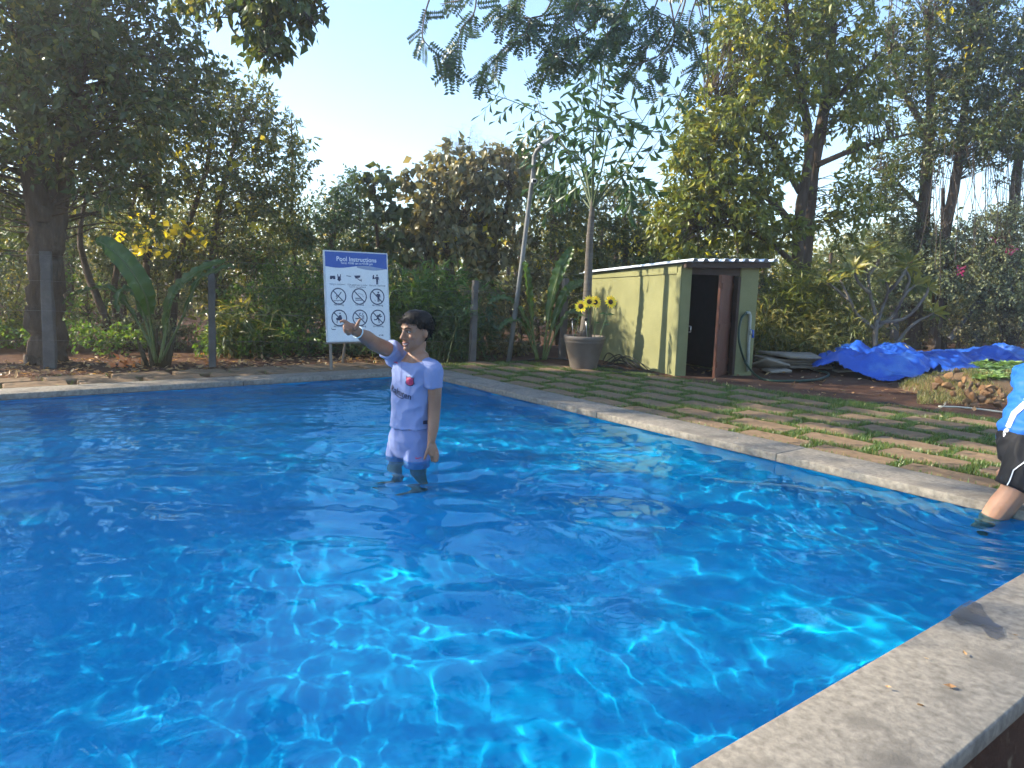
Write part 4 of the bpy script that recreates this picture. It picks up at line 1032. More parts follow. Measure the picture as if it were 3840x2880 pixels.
# --- slender trees behind the fence, left
tree("slender_tree", "slender many-stemmed tree with olive leaves behind the left banana plant", "tree",
     [stem([(423, 1385), (400, 1210), (330, 1030), (300, 880), (330, 700)], 8.3, 8.6, [.05, .045, .04, .03, .015]),
      stem([(492, 1385), (515, 1200), (545, 1030), (565, 850), (610, 560)], 8.5, 8.8, [.055, .05, .045, .035, .018]),
      stem([(455, 1385), (440, 1210), (427, 1090), (460, 900), (540, 640)], 8.6, 8.8, [.045, .04, .035, .03, .015]),
      stem([(640, 1385), (655, 1150), (690, 900), (770, 650), (800, 420)], 8.9, 9.0, [.045, .04, .035, .03, .015]),
      stem([(800, 1385), (800, 1130), (803, 890), (850, 640), (920, 430)], 8.9, 9.2, [.05, .045, .04, .03, .015])],
     [(700, 560, 8.6, 170, 190, .6, 44, 40, .14), (840, 400, 8.9, 150, 150, .5, 40, 40, .14), (950, 450, 9.2, 110, 120, .5, 30, 40, .13), (900, 640, 9.0, 190, 150, .6, 46, 40, .14), (740, 780, 8.8, 180, 120, .5, 34, 40, .13),
      (980, 780, 9.2, 150, 130, .5, 36, 40, .13), (620, 420, 8.6, 130, 150, .5, 30, 40, .13), (1040, 600, 9.3, 60, 120, .4, 16, 36, .12), (560, 650, 8.7, 120, 140, .5, 24, 38, .13), (640, 960, 8.8, 130, 90, .5, 26, 38, .13), (830, 960, 9.0, 140, 90, .5, 28, 38, .13), (1000, 940, 9.3, 120, 90, .5, 24, 38, .13), (520, 880, 8.8, 120, 100, .5, 20, 36, .13)],
     .070, .46, "olive", .4, accents=("yellow", .095, .9, [(560, 865, 8.3, 130, 70, .4, 34), (560, 880, 8.4, 60, 60, .4, 18), (740, 880, 8.5, 60, 60, .4, 16), (760, 640, 8.4, 150, 160, .4, 20), (930, 600, 8.6, 120, 140, .4, 12), (480, 950, 8.2, 100, 60, .3, 16), (960, 850, 8.6, 40, 40, .3, 10), (700, 480, 8.3, 80, 40, .3, 6)]), twig=.005)
tree("narrow_sapling", "sparse narrow sapling left of the sign against the sky", "tree",
     [stem([(1110, 1380), (1108, 1050), (1096, 780), (1095, 560), (1092, 420)], 9.8, 9.8, [.03, .026, .02, .012, .005])],
     [(1100, 620, 9.8, 70, 200, .3, 24, 22, .10), (1100, 880, 9.8, 100, 120, .4, 24, 30, .12)], .085, .34, "dark", .8, twig=.004)
tree("dark_hedge_tree", "dense bluish green tree behind the left end of the sign", "tree",
     [stem([(1230, 1370), (1235, 1100), (1250, 850), (1270, 720)], 10.2, 10.2, [.06, .05, .04, .02]), stem([(1330, 1370), (1335, 1100), (1345, 900), (1350, 780)], 10.4, 10.4, [.05, .04, .03, .015])],
     [(1280, 780, 10.2, 90, 110, .5, 38, 52, .13), (1200, 880, 10.2, 120, 120, .6, 40, 52, .13), (1370, 900, 10.4, 120, 110, .6, 40, 50, .13), (1180, 1040, 9.9, 130, 130, .6, 36, 48, .13), (1330, 1060, 10.2, 150, 130, .6, 36, 46, .13), (1290, 700, 10.2, 45, 60, .3, 12, 50, .10)],
     .055, .5, "bluish", .3, twig=.004)
tree("round_leaf_sapling", "sapling with big round dark leaves sticking up above the sign", "tree",
     [stem([(1420, 1370), (1420, 1000), (1408, 800), (1400, 660)], 9.6, 9.6, [.03, .025, .015, .006])],
     [(1400, 690, 9.6, 75, 55, .25, 16, 9, .10), (1430, 800, 9.6, 90, 60, .3, 12, 10, .10), (1440, 930, 9.6, 90, 90, .3, 14, 14, .12)], .13, .75, "dark", .9, twig=.004)
# --- the teak with dry flower panicles in the middle
teak = tree("teak_tree", "brownish large-leaved tree with dry feathery flower plumes in the middle", "tree",
     [stem([(1720, 1370), (1700, 1150), (1690, 950), (1760, 760), (1790, 600)], 9.9, 10.2, [.085, .075, .065, .045, .02]), stem([(1840, 1370), (1850, 1150), (1830, 950), (1780, 800)], 10.3, 10.3, [.07, .06, .05, .03]),
      stem([(1690, 960), (1640, 860), (1620, 720)], 9.9, 10.0, [.05, .035, .015], False), stem([(1600, 1370), (1610, 1150), (1600, 980)], 10.2, 10.2, [.05, .045, .03]), stem([(1830, 960), (1890, 820), (1910, 700)], 10.2, 10.2, [.045, .03, .015], False)],
     [(1750, 640, 10.1, 140, 90, .5, 44, 16, .14), (1640, 740, 10.0, 110, 110, .5, 40, 16, .14), (1850, 740, 10.2, 120, 110, .5, 40, 16, .14), (1700, 870, 10.0, 170, 110, .6, 50, 16, .14), (1880, 900, 10.3, 110, 110, .5, 34, 16, .14), (1560, 900, 10.2, 80, 110, .5, 26, 16, .13), (1740, 1040, 10.2, 190, 120, .6, 44, 16, .14), (1930, 620, 10.4, 60, 70, .4, 18, 16, .12)],
     .135, .60, "brown", 1.0, accents=("yellow", .11, .6, [(1720, 900, 9.8, 150, 120, .3, 26), (1880, 860, 9.9, 70, 90, .3, 12)]), twig=.005)
gq = Geo()
for k in range(60):
    t = rng.uniform(0, 1); x = 1590 + 340 * t + rng.normal() * 10; top = np.interp(t, [0, .25, .55, .8, 1], [620, 500, 455, 510, 600]) + rng.uniform(0, 60)
    p0 = at(x + rng.normal() * 12, top + rng.uniform(90, 150), 10.2); p1 = at(x, top, 10.2 + rng.normal() * .2); gq.tube([p0, p1], [.003, .0012], 3, cap=False)
    for j in range(9):
        u = rng.uniform(.25, 1); q = p0.lerp(p1, u); e = q + Vector((rng.normal() * .10, rng.normal() * .08, rng.uniform(.0, .09))); gq.tube([q, e], [.0014, .0008], 3, cap=False)
        for i in range(2): e2 = q.lerp(e, rng.uniform(.4, .9)); gq.tube([e2, e2 + Vector((rng.normal() * .04, rng.normal() * .03, rng.uniform(.0, .04)))], [.0012, .0008], 3, cap=False)
fl = link("flower_plumes", gq.mesh("flower_plumes"), plain("dry_plume", (0.26, 0.21, 0.16), .9), teak); fl["kind"] = "stuff"
tree("broad_bush_tree", "broad olive bushy tree behind the potted palm", "tree",
     [stem([(2080, 1350), (2090, 1100), (2070, 900), (2090, 720)], 10.8, 10.8, [.07, .06, .045, .02]), stem([(2330, 1350), (2330, 1100), (2350, 900), (2330, 740)], 11.2, 11.2, [.06, .05, .04, .02])],
     [(2060, 760, 10.8, 120, 130, .6, 40, 40, .14), (2200, 820, 11.0, 140, 120, .6, 44, 40, .14), (2340, 860, 11.2, 120, 120, .6, 40, 40, .14), (2080, 940, 10.6, 140, 100, .6, 40, 40, .14), (2260, 980, 11.0, 180, 100, .6, 44, 40, .14), (1990, 640, 10.9, 70, 80, .4, 20, 36, .12), (2400, 760, 11.4, 60, 90, .4, 16, 34, .12), (2280, 700, 11.2, 80, 60, .4, 14, 34, .12), (2430, 950, 11.3, 80, 120, .4, 20, 38, .13)],
     .075, .48, "olive", .4, accents=("yellow", .08, .6, [(2050, 960, 10.2, 120, 70, .3, 40), (2330, 930, 10.4, 110, 60, .3, 26), (2180, 1030, 10.3, 110, 60, .3, 14)]), twig=.005)
# --- the tall golden tree at the right
tree("golden_tree", "tall tree with yellow-green sunlit leaves behind the hut", "tree",
     [stem([(2995, 1330), (3000, 1150), (3020, 900), (3045, 650), (3090, 420), (3120, 150), (3130, -150)], 10.6, 10.6, [.15, .125, .11, .095, .075, .055, .03]),
      stem([(2985, 1330), (2990, 1100), (3000, 800), (3035, 560), (3000, 330), (2960, 100), (2930, -100)], 10.45, 10.3, [.10, .085, .075, .065, .05, .035, .02]),
      stem([(3010, 900), (2900, 760), (2760, 690), (2620, 720)], 10.5, 10.0, [.06, .045, .03, .015], False), stem([(3000, 720), (2880, 520), (2740, 400), (2640, 340)], 10.4, 9.9, [.05, .04, .025, .012], False),
      stem([(3060, 620), (3180, 570), (3300, 530), (3420, 500)], 10.5, 10.3, [.045, .035, .02, .012], False), stem([(2990, 1000), (2870, 900), (2740, 850), (2600, 860)], 10.4, 9.8, [.045, .03, .02, .012], False), stem([(3090, 420), (3200, 300), (3300, 200)], 10.5, 10.4, [.05, .03, .015], False)],
     [(2640, 700, 9.9, 150, 150, .6, 75, 26, .15), (2560, 850, 9.8, 120, 110, .5, 58, 26, .14), (2760, 820, 10.0, 160, 110, .6, 61, 26, .15), (2720, 470, 9.9, 150, 170, .6, 78, 26, .15), (2830, 620, 10.2, 150, 130, .6, 53, 26, .15), (2780, 220, 10.0, 150, 190, .6, 78, 26, .15), (2900, 60, 10.2, 200, 170, .7, 78, 26, .16), (2950, 330, 10.3, 150, 170, .6, 53, 26, .15), (3130, 180, 10.5, 200, 200, .7, 78, 26, .16), (3230, 420, 10.5, 160, 140, .6, 50, 26, .15), (3150, 760, 10.4, 120, 130, .5, 33, 26, .14), (2900, 900, 10.2, 110, 90, .5, 30, 26, .13), (3050, -160, 10.5, 350, 200, .9, 84, 26, .17), (2610, 580, 9.8, 80, 90, .4, 28, 24, .13)],
     .112, .44, "gold", .6, twig=.006, accents=("yellow", .10, .5, [(2620, 860, 9.5, 120, 90, .3, 20), (2700, 480, 9.6, 130, 160, .3, 12), (2840, 160, 9.7, 140, 140, .3, 12)]))
tree("dark_right_tree", "dark green tall tree with two bare trunks at the far right", "tree",
     [stem([(3420, 1320), (3440, 1120), (3455, 900), (3470, 700), (3490, 400), (3480, 60)], 12.30, 12.30, [.13, .12, .11, .095, .07, .04]), stem([(3500, 1320), (3520, 1100), (3540, 900), (3590, 640), (3620, 380), (3650, 50)], 12.00, 12.10, [.10, .09, .085, .075, .055, .03]),
      stem([(3470, 800), (3380, 700), (3300, 640)], 12.30, 12.30, [.04, .025, .012], False), stem([(3600, 560), (3720, 430), (3850, 330)], 12.00, 11.70, [.05, .035, .02], False), stem([(3480, 500), (3380, 330), (3320, 150)], 12.30, 12.30, [.05, .035, .018], False)],
     [(3330, 700, 12.30, 140, 120, .5, 60, 34, .14), (3440, 560, 12.30, 130, 130, .6, 60, 36, .14), (3560, 330, 12.20, 170, 180, .7, 90, 36, .15), (3400, 220, 12.30, 160, 170, .7, 75, 36, .15), (3720, 200, 11.80, 170, 190, .7, 90, 38, .15), (3740, 470, 11.70, 140, 120, .6, 66, 38, .14), (3600, 40, 12.10, 260, 170, .8, 96, 36, .16), (3880, 350, 11.60, 140, 260, .7, 66, 36, .15), (3380, 880, 12.30, 100, 70, .4, 27, 34, .13), (3640, 560, 11.90, 100, 70, .4, 33, 38, .12), (3600, -200, 12.10, 420, 180, 1.0, 90, 34, .17)],
     .085, .45, "dark", .45, twig=.006, accents=("yellow", .09, .5, [(3520, 60, 11.70, 90, 60, .3, 30), (3680, 200, 11.50, 140, 120, .4, 20)]))
# dry hanging vines at the far right
gq = Geo()
for k in range(50):
    x = rng.uniform(3480, 3860); y0 = rng.uniform(520, 640); y1 = rng.uniform(800, 1120); Y = rng.uniform(11.3, 12.0)
    gq.tube(catmull([at(x, y0, Y), at(x + rng.normal() * 25, (y0 + y1) / 2, Y + rng.normal() * .1), at(x + rng.normal() * 45, y1, Y)], 4), rng.uniform(.003, .006), 4, cap=False)
tag(link("dry_vines", gq.mesh("dry_vines"), plain("vine_brown", (0.07, 0.052, 0.04), .9)), "tangle of brown dry vines hanging under the dark right-hand tree", "vines", kind="stuff")
tree("leaning_trunk_tree", "tree with a mottled trunk at the right edge of the photo", "tree",
     [stem([(3790, 1330), (3775, 1150), (3780, 950), (3800, 760), (3830, 500)], 12.20, 12.00, [.12, .11, .10, .085, .06])], [(3900, 420, 12.00, 160, 200, .6, 30, 34, .14), (3820, 640, 11.90, 80, 90, .4, 16, 30, .12)], .075, .45, "dark", .4, bark=M_BARK)
# ================================================================== bushes, bamboo grass, banana plants, frangipani
def bush(name, label, blobs, leafL, leafW, mat, droop=.3, stems=None, group=None, up=.5):
    b0 = blobs[0]; st = stems or []
    for i in range(5):
        bl = blobs[i % len(blobs)]; x = bl[0] + rng.uniform(-.5, .5) * bl[3]
        st.append(stem([(x, 1375 - 3 * i), (x + rng.normal() * 25, (1375 + bl[1]) / 2), (x + rng.normal() * 40, bl[1])], bl[2], bl[2], [.02, .014, .006]))
    return tree(name, label, "bush", st, blobs, leafL, leafW, mat, droop, twig=.003, group=group, sides=5, up=up, crown_name="foliage")
BG = "bushes behind the boundary fence"
bush("bush", "pale sunlit small-leaved bush between the thick trunk and the banana plant", [(560, 1180, 8.9, 130, 150, .5, 40, 52, .13), (470, 1290, 8.6, 140, 80, .4, 30, 52, .12), (640, 1300, 8.7, 110, 70, .4, 24, 52, .12), (520, 1040, 9.2, 110, 90, .5, 22, 46, .12)], .042, .6, "grey", group=BG)
bush("bush", "scrubby undergrowth at the left edge behind the fence", [(60, 1180, 8.6, 170, 160, .6, 42, 46, .14), (-200, 1150, 8.4, 170, 180, .6, 36, 46, .14), (120, 1000, 8.8, 120, 120, .5, 24, 42, .13), (0, 1320, 8.2, 200, 50, .5, 24, 44, .12)], .055, .5, "olive", group=BG)
bush("bush", "green bush with upright shoots left of the sign", [(960, 1180, 8.8, 130, 150, .5, 46, 48, .13), (1080, 1230, 8.9, 120, 130, .5, 42, 48, .13), (900, 1280, 8.5, 120, 90, .4, 30, 48, .12), (1120, 1100, 9.2, 120, 100, .5, 30, 46, .13), (1000, 1040, 9.2, 120, 90, .5, 28, 46, .13)], .060, .48, "fresh", group=BG)
bush("bush", "dark bush directly behind the sign", [(1300, 1200, 8.9, 150, 130, .5, 44, 46, .13), (1420, 1130, 9.1, 120, 120, .5, 34, 46, .13), (1250, 1310, 8.5, 150, 60, .4, 24, 44, .12), (1420, 1290, 8.8, 120, 80, .4, 24, 44, .12)], .062, .42, "bluish", group=BG)
bush("bush", "brown-leaved scrub between the lamp post and the teak trunk", [(1900, 1180, 9.4, 110, 130, .5, 34, 38, .13), (1760, 1220, 9.3, 110, 110, .5, 32, 38, .13), (1980, 1080, 9.8, 110, 100, .5, 28, 38, .13), (1880, 1310, 9.0, 160, 50, .4, 24, 38, .12)], .075, .45, "brown", group=BG)
bush("bush", "dark thicket behind the hut roof", [(2300, 1060, 10.4, 170, 90, .6, 46, 44, .14), (2480, 1010, 10.6, 120, 90, .5, 39, 44, .14), (2620, 980, 10.8, 140, 80, .6, 44, 44, .14), (2150, 1140, 10.0, 120, 110, .5, 36, 44, .13), (2780, 1030, 10.8, 120, 90, .5, 36, 42, .13)], .075, .42, "dark", group=BG)
bush("bush", "grey-green dense bush behind the frangipani", [(3250, 960, 12.70, 140, 110, .6, 92, 52, .14), (3420, 960, 12.40, 150, 120, .6, 100, 52, .14), (3180, 1080, 12.60, 120, 90, .5, 68, 50, .13), (3400, 1100, 12.20, 160, 80, .5, 72, 50, .13), (3560, 1020, 12.00, 120, 120, .5, 72, 50, .13)], .062, .55, "grey", group=BG)
bush("bush", "bushy green creeper with pink flowers at the far right", [(3640, 960, 12.00, 120, 130, .5, 92, 48, .13), (3780, 900, 11.70, 120, 130, .5, 88, 48, .13), (3720, 1080, 11.80, 150, 80, .5, 80, 46, .13), (3880, 1050, 11.50, 120, 160, .5, 72, 46, .13)], .055, .55, "grey", group=BG)
bush("bush", "dark undergrowth with dry twigs behind the tarpaulin", [(3560, 1220, 12.10, 150, 70, .4, 68, 38, .12), (3760, 1210, 11.90, 150, 90, .4, 80, 38, .12), (3430, 1230, 12.50, 120, 60, .4, 44, 36, .12), (3900, 1200, 11.60, 120, 100, .4, 48, 36, .12)], .055, .42, "brown", group=BG)
bush("bush", "bluish tree fern-like bush left of the tall trunk", [(60, 950, 9.5, 200, 150, .6, 46, 44, .14), (-150, 900, 9.0, 200, 200, .6, 40, 44, .14)], .06, .5, "bluish", group=BG)
bush("bush", "low leafy ground cover along the fence foot at the far left", [(150, 1320, 8.0, 160, 45, .3, 24, 46, .11), (420, 1335, 7.9, 120, 35, .3, 16, 46, .10), (-120, 1310, 7.8, 160, 60, .3, 20, 46, .11), (330, 1130, 8.9, 150, 120, .5, 30, 44, .13)], .05, .55, "fresh", group=BG)
bush("bush", "low leafy ground cover between the second post and the sign", [(860, 1330, 8.0, 110, 40, .3, 18, 46, .10), (1010, 1325, 8.1, 120, 45, .3, 20, 46, .10), (1130, 1320, 8.2, 90, 45, .3, 14, 46, .10)], .05, .5, "fresh", group=BG)
bush("bush", "olive bush filling the gap between thick trunk and slender stems", [(420, 960, 9.4, 130, 110, .5, 34, 44, .13), (300, 800, 9.6, 160, 120, .5, 34, 42, .14), (640, 1020, 9.6, 140, 90, .5, 30, 42, .13), (800, 1080, 9.6, 130, 110, .5, 32, 42, .13), (60, 760, 9.4, 170, 150, .5, 36, 42, .14)], .065, .48, "olive", group=BG)
# pink flowers
M_PINK = leaf_mat("bougainvillea_pink", [(0, (0.13, 0.010, 0.04)), (1, (0.20, 0.02, 0.07))], trans=.4, tint=(1.1, .9, 1))
for (px, py, Y, n, lab) in ((3610, 1012, 11.4, 26, "pink flower cluster on a dark twig right of the frangipani"), (3790, 935, 11.2, 20, "pink flower cluster at the upper right edge bush"), (3735, 898, 11.4, 10, "small pink flower cluster high in the right bush"), (3400, 972, 9.9, 10, "reddish flower cluster above the frangipani leaves")):
    c = np.array(list(at(px, py, Y))); gl = Geo(); gl.leaves(c + rng.normal(size=(n, 3)) * .032, unit(n), unit(n), .045, .9, .2, .1)
    tag(link("flower_cluster", gl.mesh("flower_cluster", False), M_PINK), lab, "flower", "pink flowers in the right-hand bushes", kind="stuff")

# bamboo-like grass: arching culms with long narrow leaves
M_CULM = plain("bamboo_culm", (0.10, 0.12, 0.04), .5)
def bamboo(name, label, centres, n, hmin, hmax, leafL, mat, spread=.25, per=14):
    c0 = centres[0]; root = tag(empty(name, (c0[0], c0[1], .03)), label, "bamboo", "bamboo clumps")
    gs, gl = Geo(), Geo()
    for i in range(n):
        c = centres[i % len(centres)]; b = np.array([c[0] + rng.normal() * spread, c[1] + rng.normal() * spread * .6, .02]); h = rng.uniform(hmin, hmax); an = rng.uniform(0, 6.28); le = rng.uniform(.1, .4) * h
        e = b + np.array([math.cos(an) * le, math.sin(an) * le, h]); m = (b + e) / 2 + np.array([0, 0, h * .12]); cc = catmull([b, m, e], 6)
        gs.tube(cc, [.006, .005, .002], 4, cap=False)
        for k in range(per):
            u = rng.uniform(.12, 1); p = cc[min(len(cc) - 1, int(u * (len(cc) - 1)))]
            a2 = rng.uniform(0, 6.28); d = np.array([math.cos(a2), math.sin(a2), rng.uniform(-.2, .9)])
            q = p + d * rng.uniform(.03, .12); m_ = rng.integers(2, 5)
            gl.leaves(q + rng.normal(size=(m_, 3)) * .02, d + rng.normal(size=(m_, 3)) * .5 + np.array([0, 0, -.25]), unit(m_) * .6 + np.array([0, 0, .8]), leafL * rng.uniform(.6, 1.2, m_), .14, .1, .25)
    s = link("culms", gs.mesh("culms"), M_CULM, root); s["kind"] = "stuff"
    f = link("foliage", gl.mesh("foliage", False), LM[mat], root); f["kind"] = "stuff"
def gxy(px, Y, py=1350): p = at(px, py, Y); return (p.x, p.y)
bamboo("bamboo_clump", "green bamboo-like clump behind the boy, left of the fence post", [gxy(1500, 8.3), gxy(1590, 8.4), gxy(1680, 8.5)], 70, .55, 1.15, .16, "fresh", .22, 20)
bamboo("bamboo_clump", "dark bamboo-like clump right behind the boy's shoulder", [gxy(1640, 8.2), gxy(1720, 8.3)], 34, .4, .85, .15, "bluish", .2, 18)
bamboo("bamboo_clump", "tall sunlit bamboo grass to the right of the hut", [gxy(2920, 9.6), gxy(2990, 9.9), gxy(3060, 9.8), gxy(2960, 10.1)], 120, .6, 1.35, .17, "gold", .28, 18)
bamboo("bamboo_clump", "low yellowish bamboo grass between the hut and the tarpaulin", [gxy(2960, 9.1), gxy(3060, 9.2), gxy(3160, 9.6), gxy(3120, 9.3)], 90, .3, .8, .14, "wall", .25, 16)
bamboo("bamboo_clump", "bright green bamboo tuft above the hut roof", [gxy(2480, 10.0), gxy(2520, 10.0)], 16, 1.1, 1.5, .2, "fresh", .12, 12)
bamboo("bamboo_clump", "thin grassy tuft right of the fence post by the sign", [gxy(880, 7.9), gxy(930, 8.0)], 22, .3, .6, .2, "olive", .12, 8)

# banana plants: each leaf its own blade with a midrib
M_BAN = leaf_mat("banana_leaf", [(0, (0.022, 0.048, 0.011)), (1, (0.038, 0.072, 0.016))], trans=.42, rough=.35, tint=(1.3, 1.3, .5))
M_BST = plain("banana_stalk", (0.10, 0.13, 0.04), .5)
def blade(root, pts, width, nrm, tear=.25, stalk=True, Wp=None):
    """pts: stalk base, leaf start, mid..., tip"""
    c = catmull(pts, 8); n = len(c); k0 = 8
    gs = Geo(); gs.tube(c, np.linspace(.014, .003, n), 6)
    T = np.gradient(c, axis=0); T /= np.linalg.norm(T, axis=1)[:, None]
    nr = np.array(list(nrm), float)
    L = c[k0:]; m = len(L); u = np.linspace(0, 1, m)
    w = width * np.sin(np.pi * np.clip(u * .92 + .06, 0, 1)) ** .6
    v = []; cols = 5
    for i in range(m):
        s = np.cross(T[k0 + i], nr); s /= np.linalg.norm(s) + 1e-9; nn = np.cross(s, T[k0 + i])
        for q in (-1, -.5, 0, .5, 1):
            jag = 1 - tear * rng.random() * (abs(q) > .9)
            v.append(L[i] + s * q * w[i] * .5 * jag + nn * (abs(q) * w[i] * .16 - .012 * math.sin(i * 1.7) * abs(q)))
    f = []
    for i in range(m - 1):
        for j in range(cols - 1):
            a = i * cols + j; f += [(a, a + 1, a + cols + 1), (a, a + cols + 1, a + cols)]
    gl = Geo(); gl.add(v, f)
    lf = link("leaf", gl.mesh("leaf", True), M_BAN, root); link("midrib", gs.mesh("midrib"), M_BST, lf)
def pxs(lst, Y0, Y1): return [at(x, y, Y0 + (Y1 - Y0) * i / (len(lst) - 1)) for i, (x, y) in enumerate(lst)]
ban = tag(empty("banana_plant", gp(590, 1380, .03)), "young banana plant with a broad leaf and torn leaves between the two left posts", "banana plant")
gq = Geo()
for k in range(26):
    t = rng.uniform(0, 6.28); b = gp(590, 1380, .02) + Vector((math.cos(t) * .10, math.sin(t) * .08, 0)); gq.tube([b, b + Vector((math.cos(t) * .08, math.sin(t) * .05, rng.uniform(.2, .4)))], [.02, .008], 5)
st = link("stem_base", gq.mesh("stem_base"), plain("dry_stalk", (0.07, 0.055, 0.03), .9), ban)
blade(ban, pxs([(585, 1360), (560, 1180), (540, 1100), (480, 1000), (405, 925), (355, 900)], 6.75, 6.3), .21, (.5, -.8, .55), .1)
blade(ban, pxs([(598, 1360), (618, 1250), (640, 1120), (690, 1060), (760, 1010), (850, 975)], 6.75, 6.6), .15, (-.3, -.8, .6), .25)
blade(ban, pxs([(600, 1350), (625, 1235), (632, 1180), (650, 1120), (672, 1085), (690, 1060)], 6.7, 6.55), .12, (-.85, -.5, .15), .05)
blade(ban, pxs([(580, 1350), (545, 1200), (505, 1100), (460, 1090), (440, 1130), (445, 1170)], 6.8, 6.7), .12, (0, -.6, .8), .6)
blade(ban, pxs([(590, 1350), (530, 1230), (430, 1090), (340, 1085), (270, 1110), (235, 1140)], 6.8, 6.9), .10, (0, -.5, .9), .9)
blade(ban, pxs([(605, 1350), (680, 1200), (740, 1060), (780, 1030), (860, 1000), (880, 1010)], 6.8, 6.9), .10, (0, -.6, .8), .5)
ban2 = tag(empty("banana_plant", gp(2030, 1356, .03)), "banana-like plant with upright leaves between the lamp post and the plant pot", "banana plant")
for pl, w, nv in (([(2010, 1350), (1995, 1210), (1985, 1130), (1978, 1060), (1968, 1000), (1958, 985)], .12, (.8, -.7, .1)), ([(2035, 1350), (2055, 1200), (2080, 1080), (2105, 1010), (2135, 955), (2150, 925)], .17, (-.6, -.8, .2)),
                  ([(2040, 1350), (2070, 1230), (2110, 1120), (2140, 1080), (2170, 1065), (2190, 1050)], .13, (-.2, -.8, .6)), ([(2020, 1350), (1990, 1240), (1940, 1150), (1900, 1120), (1860, 1120), (1830, 1140)], .10, (.2, -.5, .9)),
                  ([(2045, 1350), (2080, 1260), (2120, 1190), (2150, 1170), (2180, 1180), (2200, 1200)], .10, (-.2, -.5, .9)), ([(2015, 1350), (1990, 1280), (1960, 1215), (1930, 1200), (1890, 1215), (1870, 1240)], .09, (.2, -.5, .9))):
    blade(ban2, pxs(pl, 8.15, 8.0), w, nv, .12)
# dry leaf heap and fallen leaves at the far side
M_DRYLEAF = leaf_mat("fallen_leaf", [(0, (0.13, 0.07, 0.035)), (.5, (0.24, 0.14, 0.06)), (.9, (0.34, 0.23, 0.11)), (1, (0.42, 0.33, 0.2))], trans=.2)
n = 2600
pa = np.concatenate([np.stack([rng.uniform(-2.4, -.95, n), rng.uniform(-9, 1.2, n)], 1), np.stack([rng.uniform(0, 7, 700), rng.uniform(1.9, 7, 700)], 1), np.stack([rng.uniform(0, 5, 36), rng.uniform(.02, 2.2, 36)], 1), np.stack([rng.uniform(5.42, 5.6, 14), rng.uniform(-2.6, -.1, 14)], 1)])
z = np.concatenate([np.full(n + 700, .045), np.full(50, .078)])
P = np.stack([PC.x + V.x * pa[:, 0] + U.x * pa[:, 1], PC.y + V.y * pa[:, 0] + U.y * pa[:, 1], z], 1)
gl = Geo(); gl.leaves(P, unit(len(P)) * np.array([1, 1, .25]), unit(len(P)) * .4 + np.array([0, 0, 1]), np.concatenate([rng.uniform(.03, .085, len(P) - 50), rng.uniform(.012, .032, 50)]), .5, .3, -.1)
tag(link("fallen_leaves", gl.mesh("fallen_leaves", False), M_DRYLEAF), "dry brown leaves littering the ground under the fence", "leaf litter", kind="stuff")
gl = Geo(); c = np.array(list(gp(468, 1368, .06)))
gl.leaves(c + rng.normal(size=(26, 3)) * np.array([.06, .05, .03]), unit(26), unit(26) + np.array([0, -.5, .6]), rng.uniform(.07, .12, 26), .6, .2, .1)
tag(link("leaf_heap", gl.mesh("leaf_heap", False), leaf_mat("orange_leaf", [(0, (0.35, 0.11, 0.04)), (1, (0.48, 0.20, 0.07))], trans=.3)), "small heap of orange dry leaves left of the banana plant", "leaves", kind="stuff")

# frangipani with pale forked branches
fr = tag(empty("frangipani", at(3285, 1300, 9.1)), "bare-stemmed frangipani with pale forked branches and long leaves above the tarpaulin", "tree")
fr.location.z = .03
FY = 9.1
brs = [[(3285, 1330), (3282, 1260), (3288, 1200)], [(3288, 1200), (3262, 1100), (3255, 1030), (3230, 980)], [(3283, 1235), (3215, 1180), (3190, 1130), (3150, 1050)], [(3190, 1130), (3130, 1080), (3090, 1050)], [(3288, 1215), (3310, 1150), (3330, 1090), (3320, 1050)], [(3330, 1095), (3380, 1040), (3405, 990)], [(3285, 1230), (3350, 1180), (3390, 1110), (3430, 1070)],
       [(3300, 1210), (3400, 1190), (3470, 1110), (3480, 1080)], [(3390, 1105), (3410, 1050), (3395, 1010)], [(3262, 1100), (3220, 1060), (3200, 1010)], [(3255, 1030), (3290, 990), (3300, 950)], [(3360, 1290), (3420, 1220), (3500, 1175)]]
gs = Geo(); tips = []
for i, b in enumerate(brs):
    pts = [at(x, y, FY + (.0 if i == 0 else rng.normal() * .12 * (j > 0))) for j, (x, y) in enumerate(b)]
    if i == 0: pts[0].z = 0
    gs.tube(catmull(pts, 5), [.036, .033, .03] if i == 0 else [.024, .018, .013], 7); tips.append((pts[-1], (pts[-1] - pts[-2]).normalized()))
link("branches", gs.mesh("branches"), M_BARK2, fr)
extra = [(at(x, y, FY + rng.normal() * .2), Vector((rng.normal() * .4, -.2, 1)).normalized()) for x, y in ((3100, 1060), (3170, 990), (3260, 940), (3330, 930), (3120, 1010), (3380, 960), (3210, 950), (3290, 920), (3060, 1080))]
for t, d in tips[1:] + extra:
    gl = Geo(); n = 13; an = rng.uniform(0, 6.28) + np.arange(n) * 2.4
    D = np.array(list(d)); X = np.cross(D, [0, 0, 1.]) if abs(D[2]) < .95 else np.array([1., 0, 0]); X /= np.linalg.norm(X); Yv = np.cross(D, X)
    dirs = np.outer(np.cos(an), X) + np.outer(np.sin(an), Yv) + D * rng.uniform(.1, .9, n)[:, None]
    gl.leaves(np.array(list(t)) + dirs * .01, dirs, np.tile(D, (n, 1)) + unit(n) * .2, rng.uniform(.14, .23, n), .30, .12, .25)
    f = link("leaf_cluster", gl.mesh("leaf_cluster", False), LM["olive"], fr); f["kind"] = "stuff"

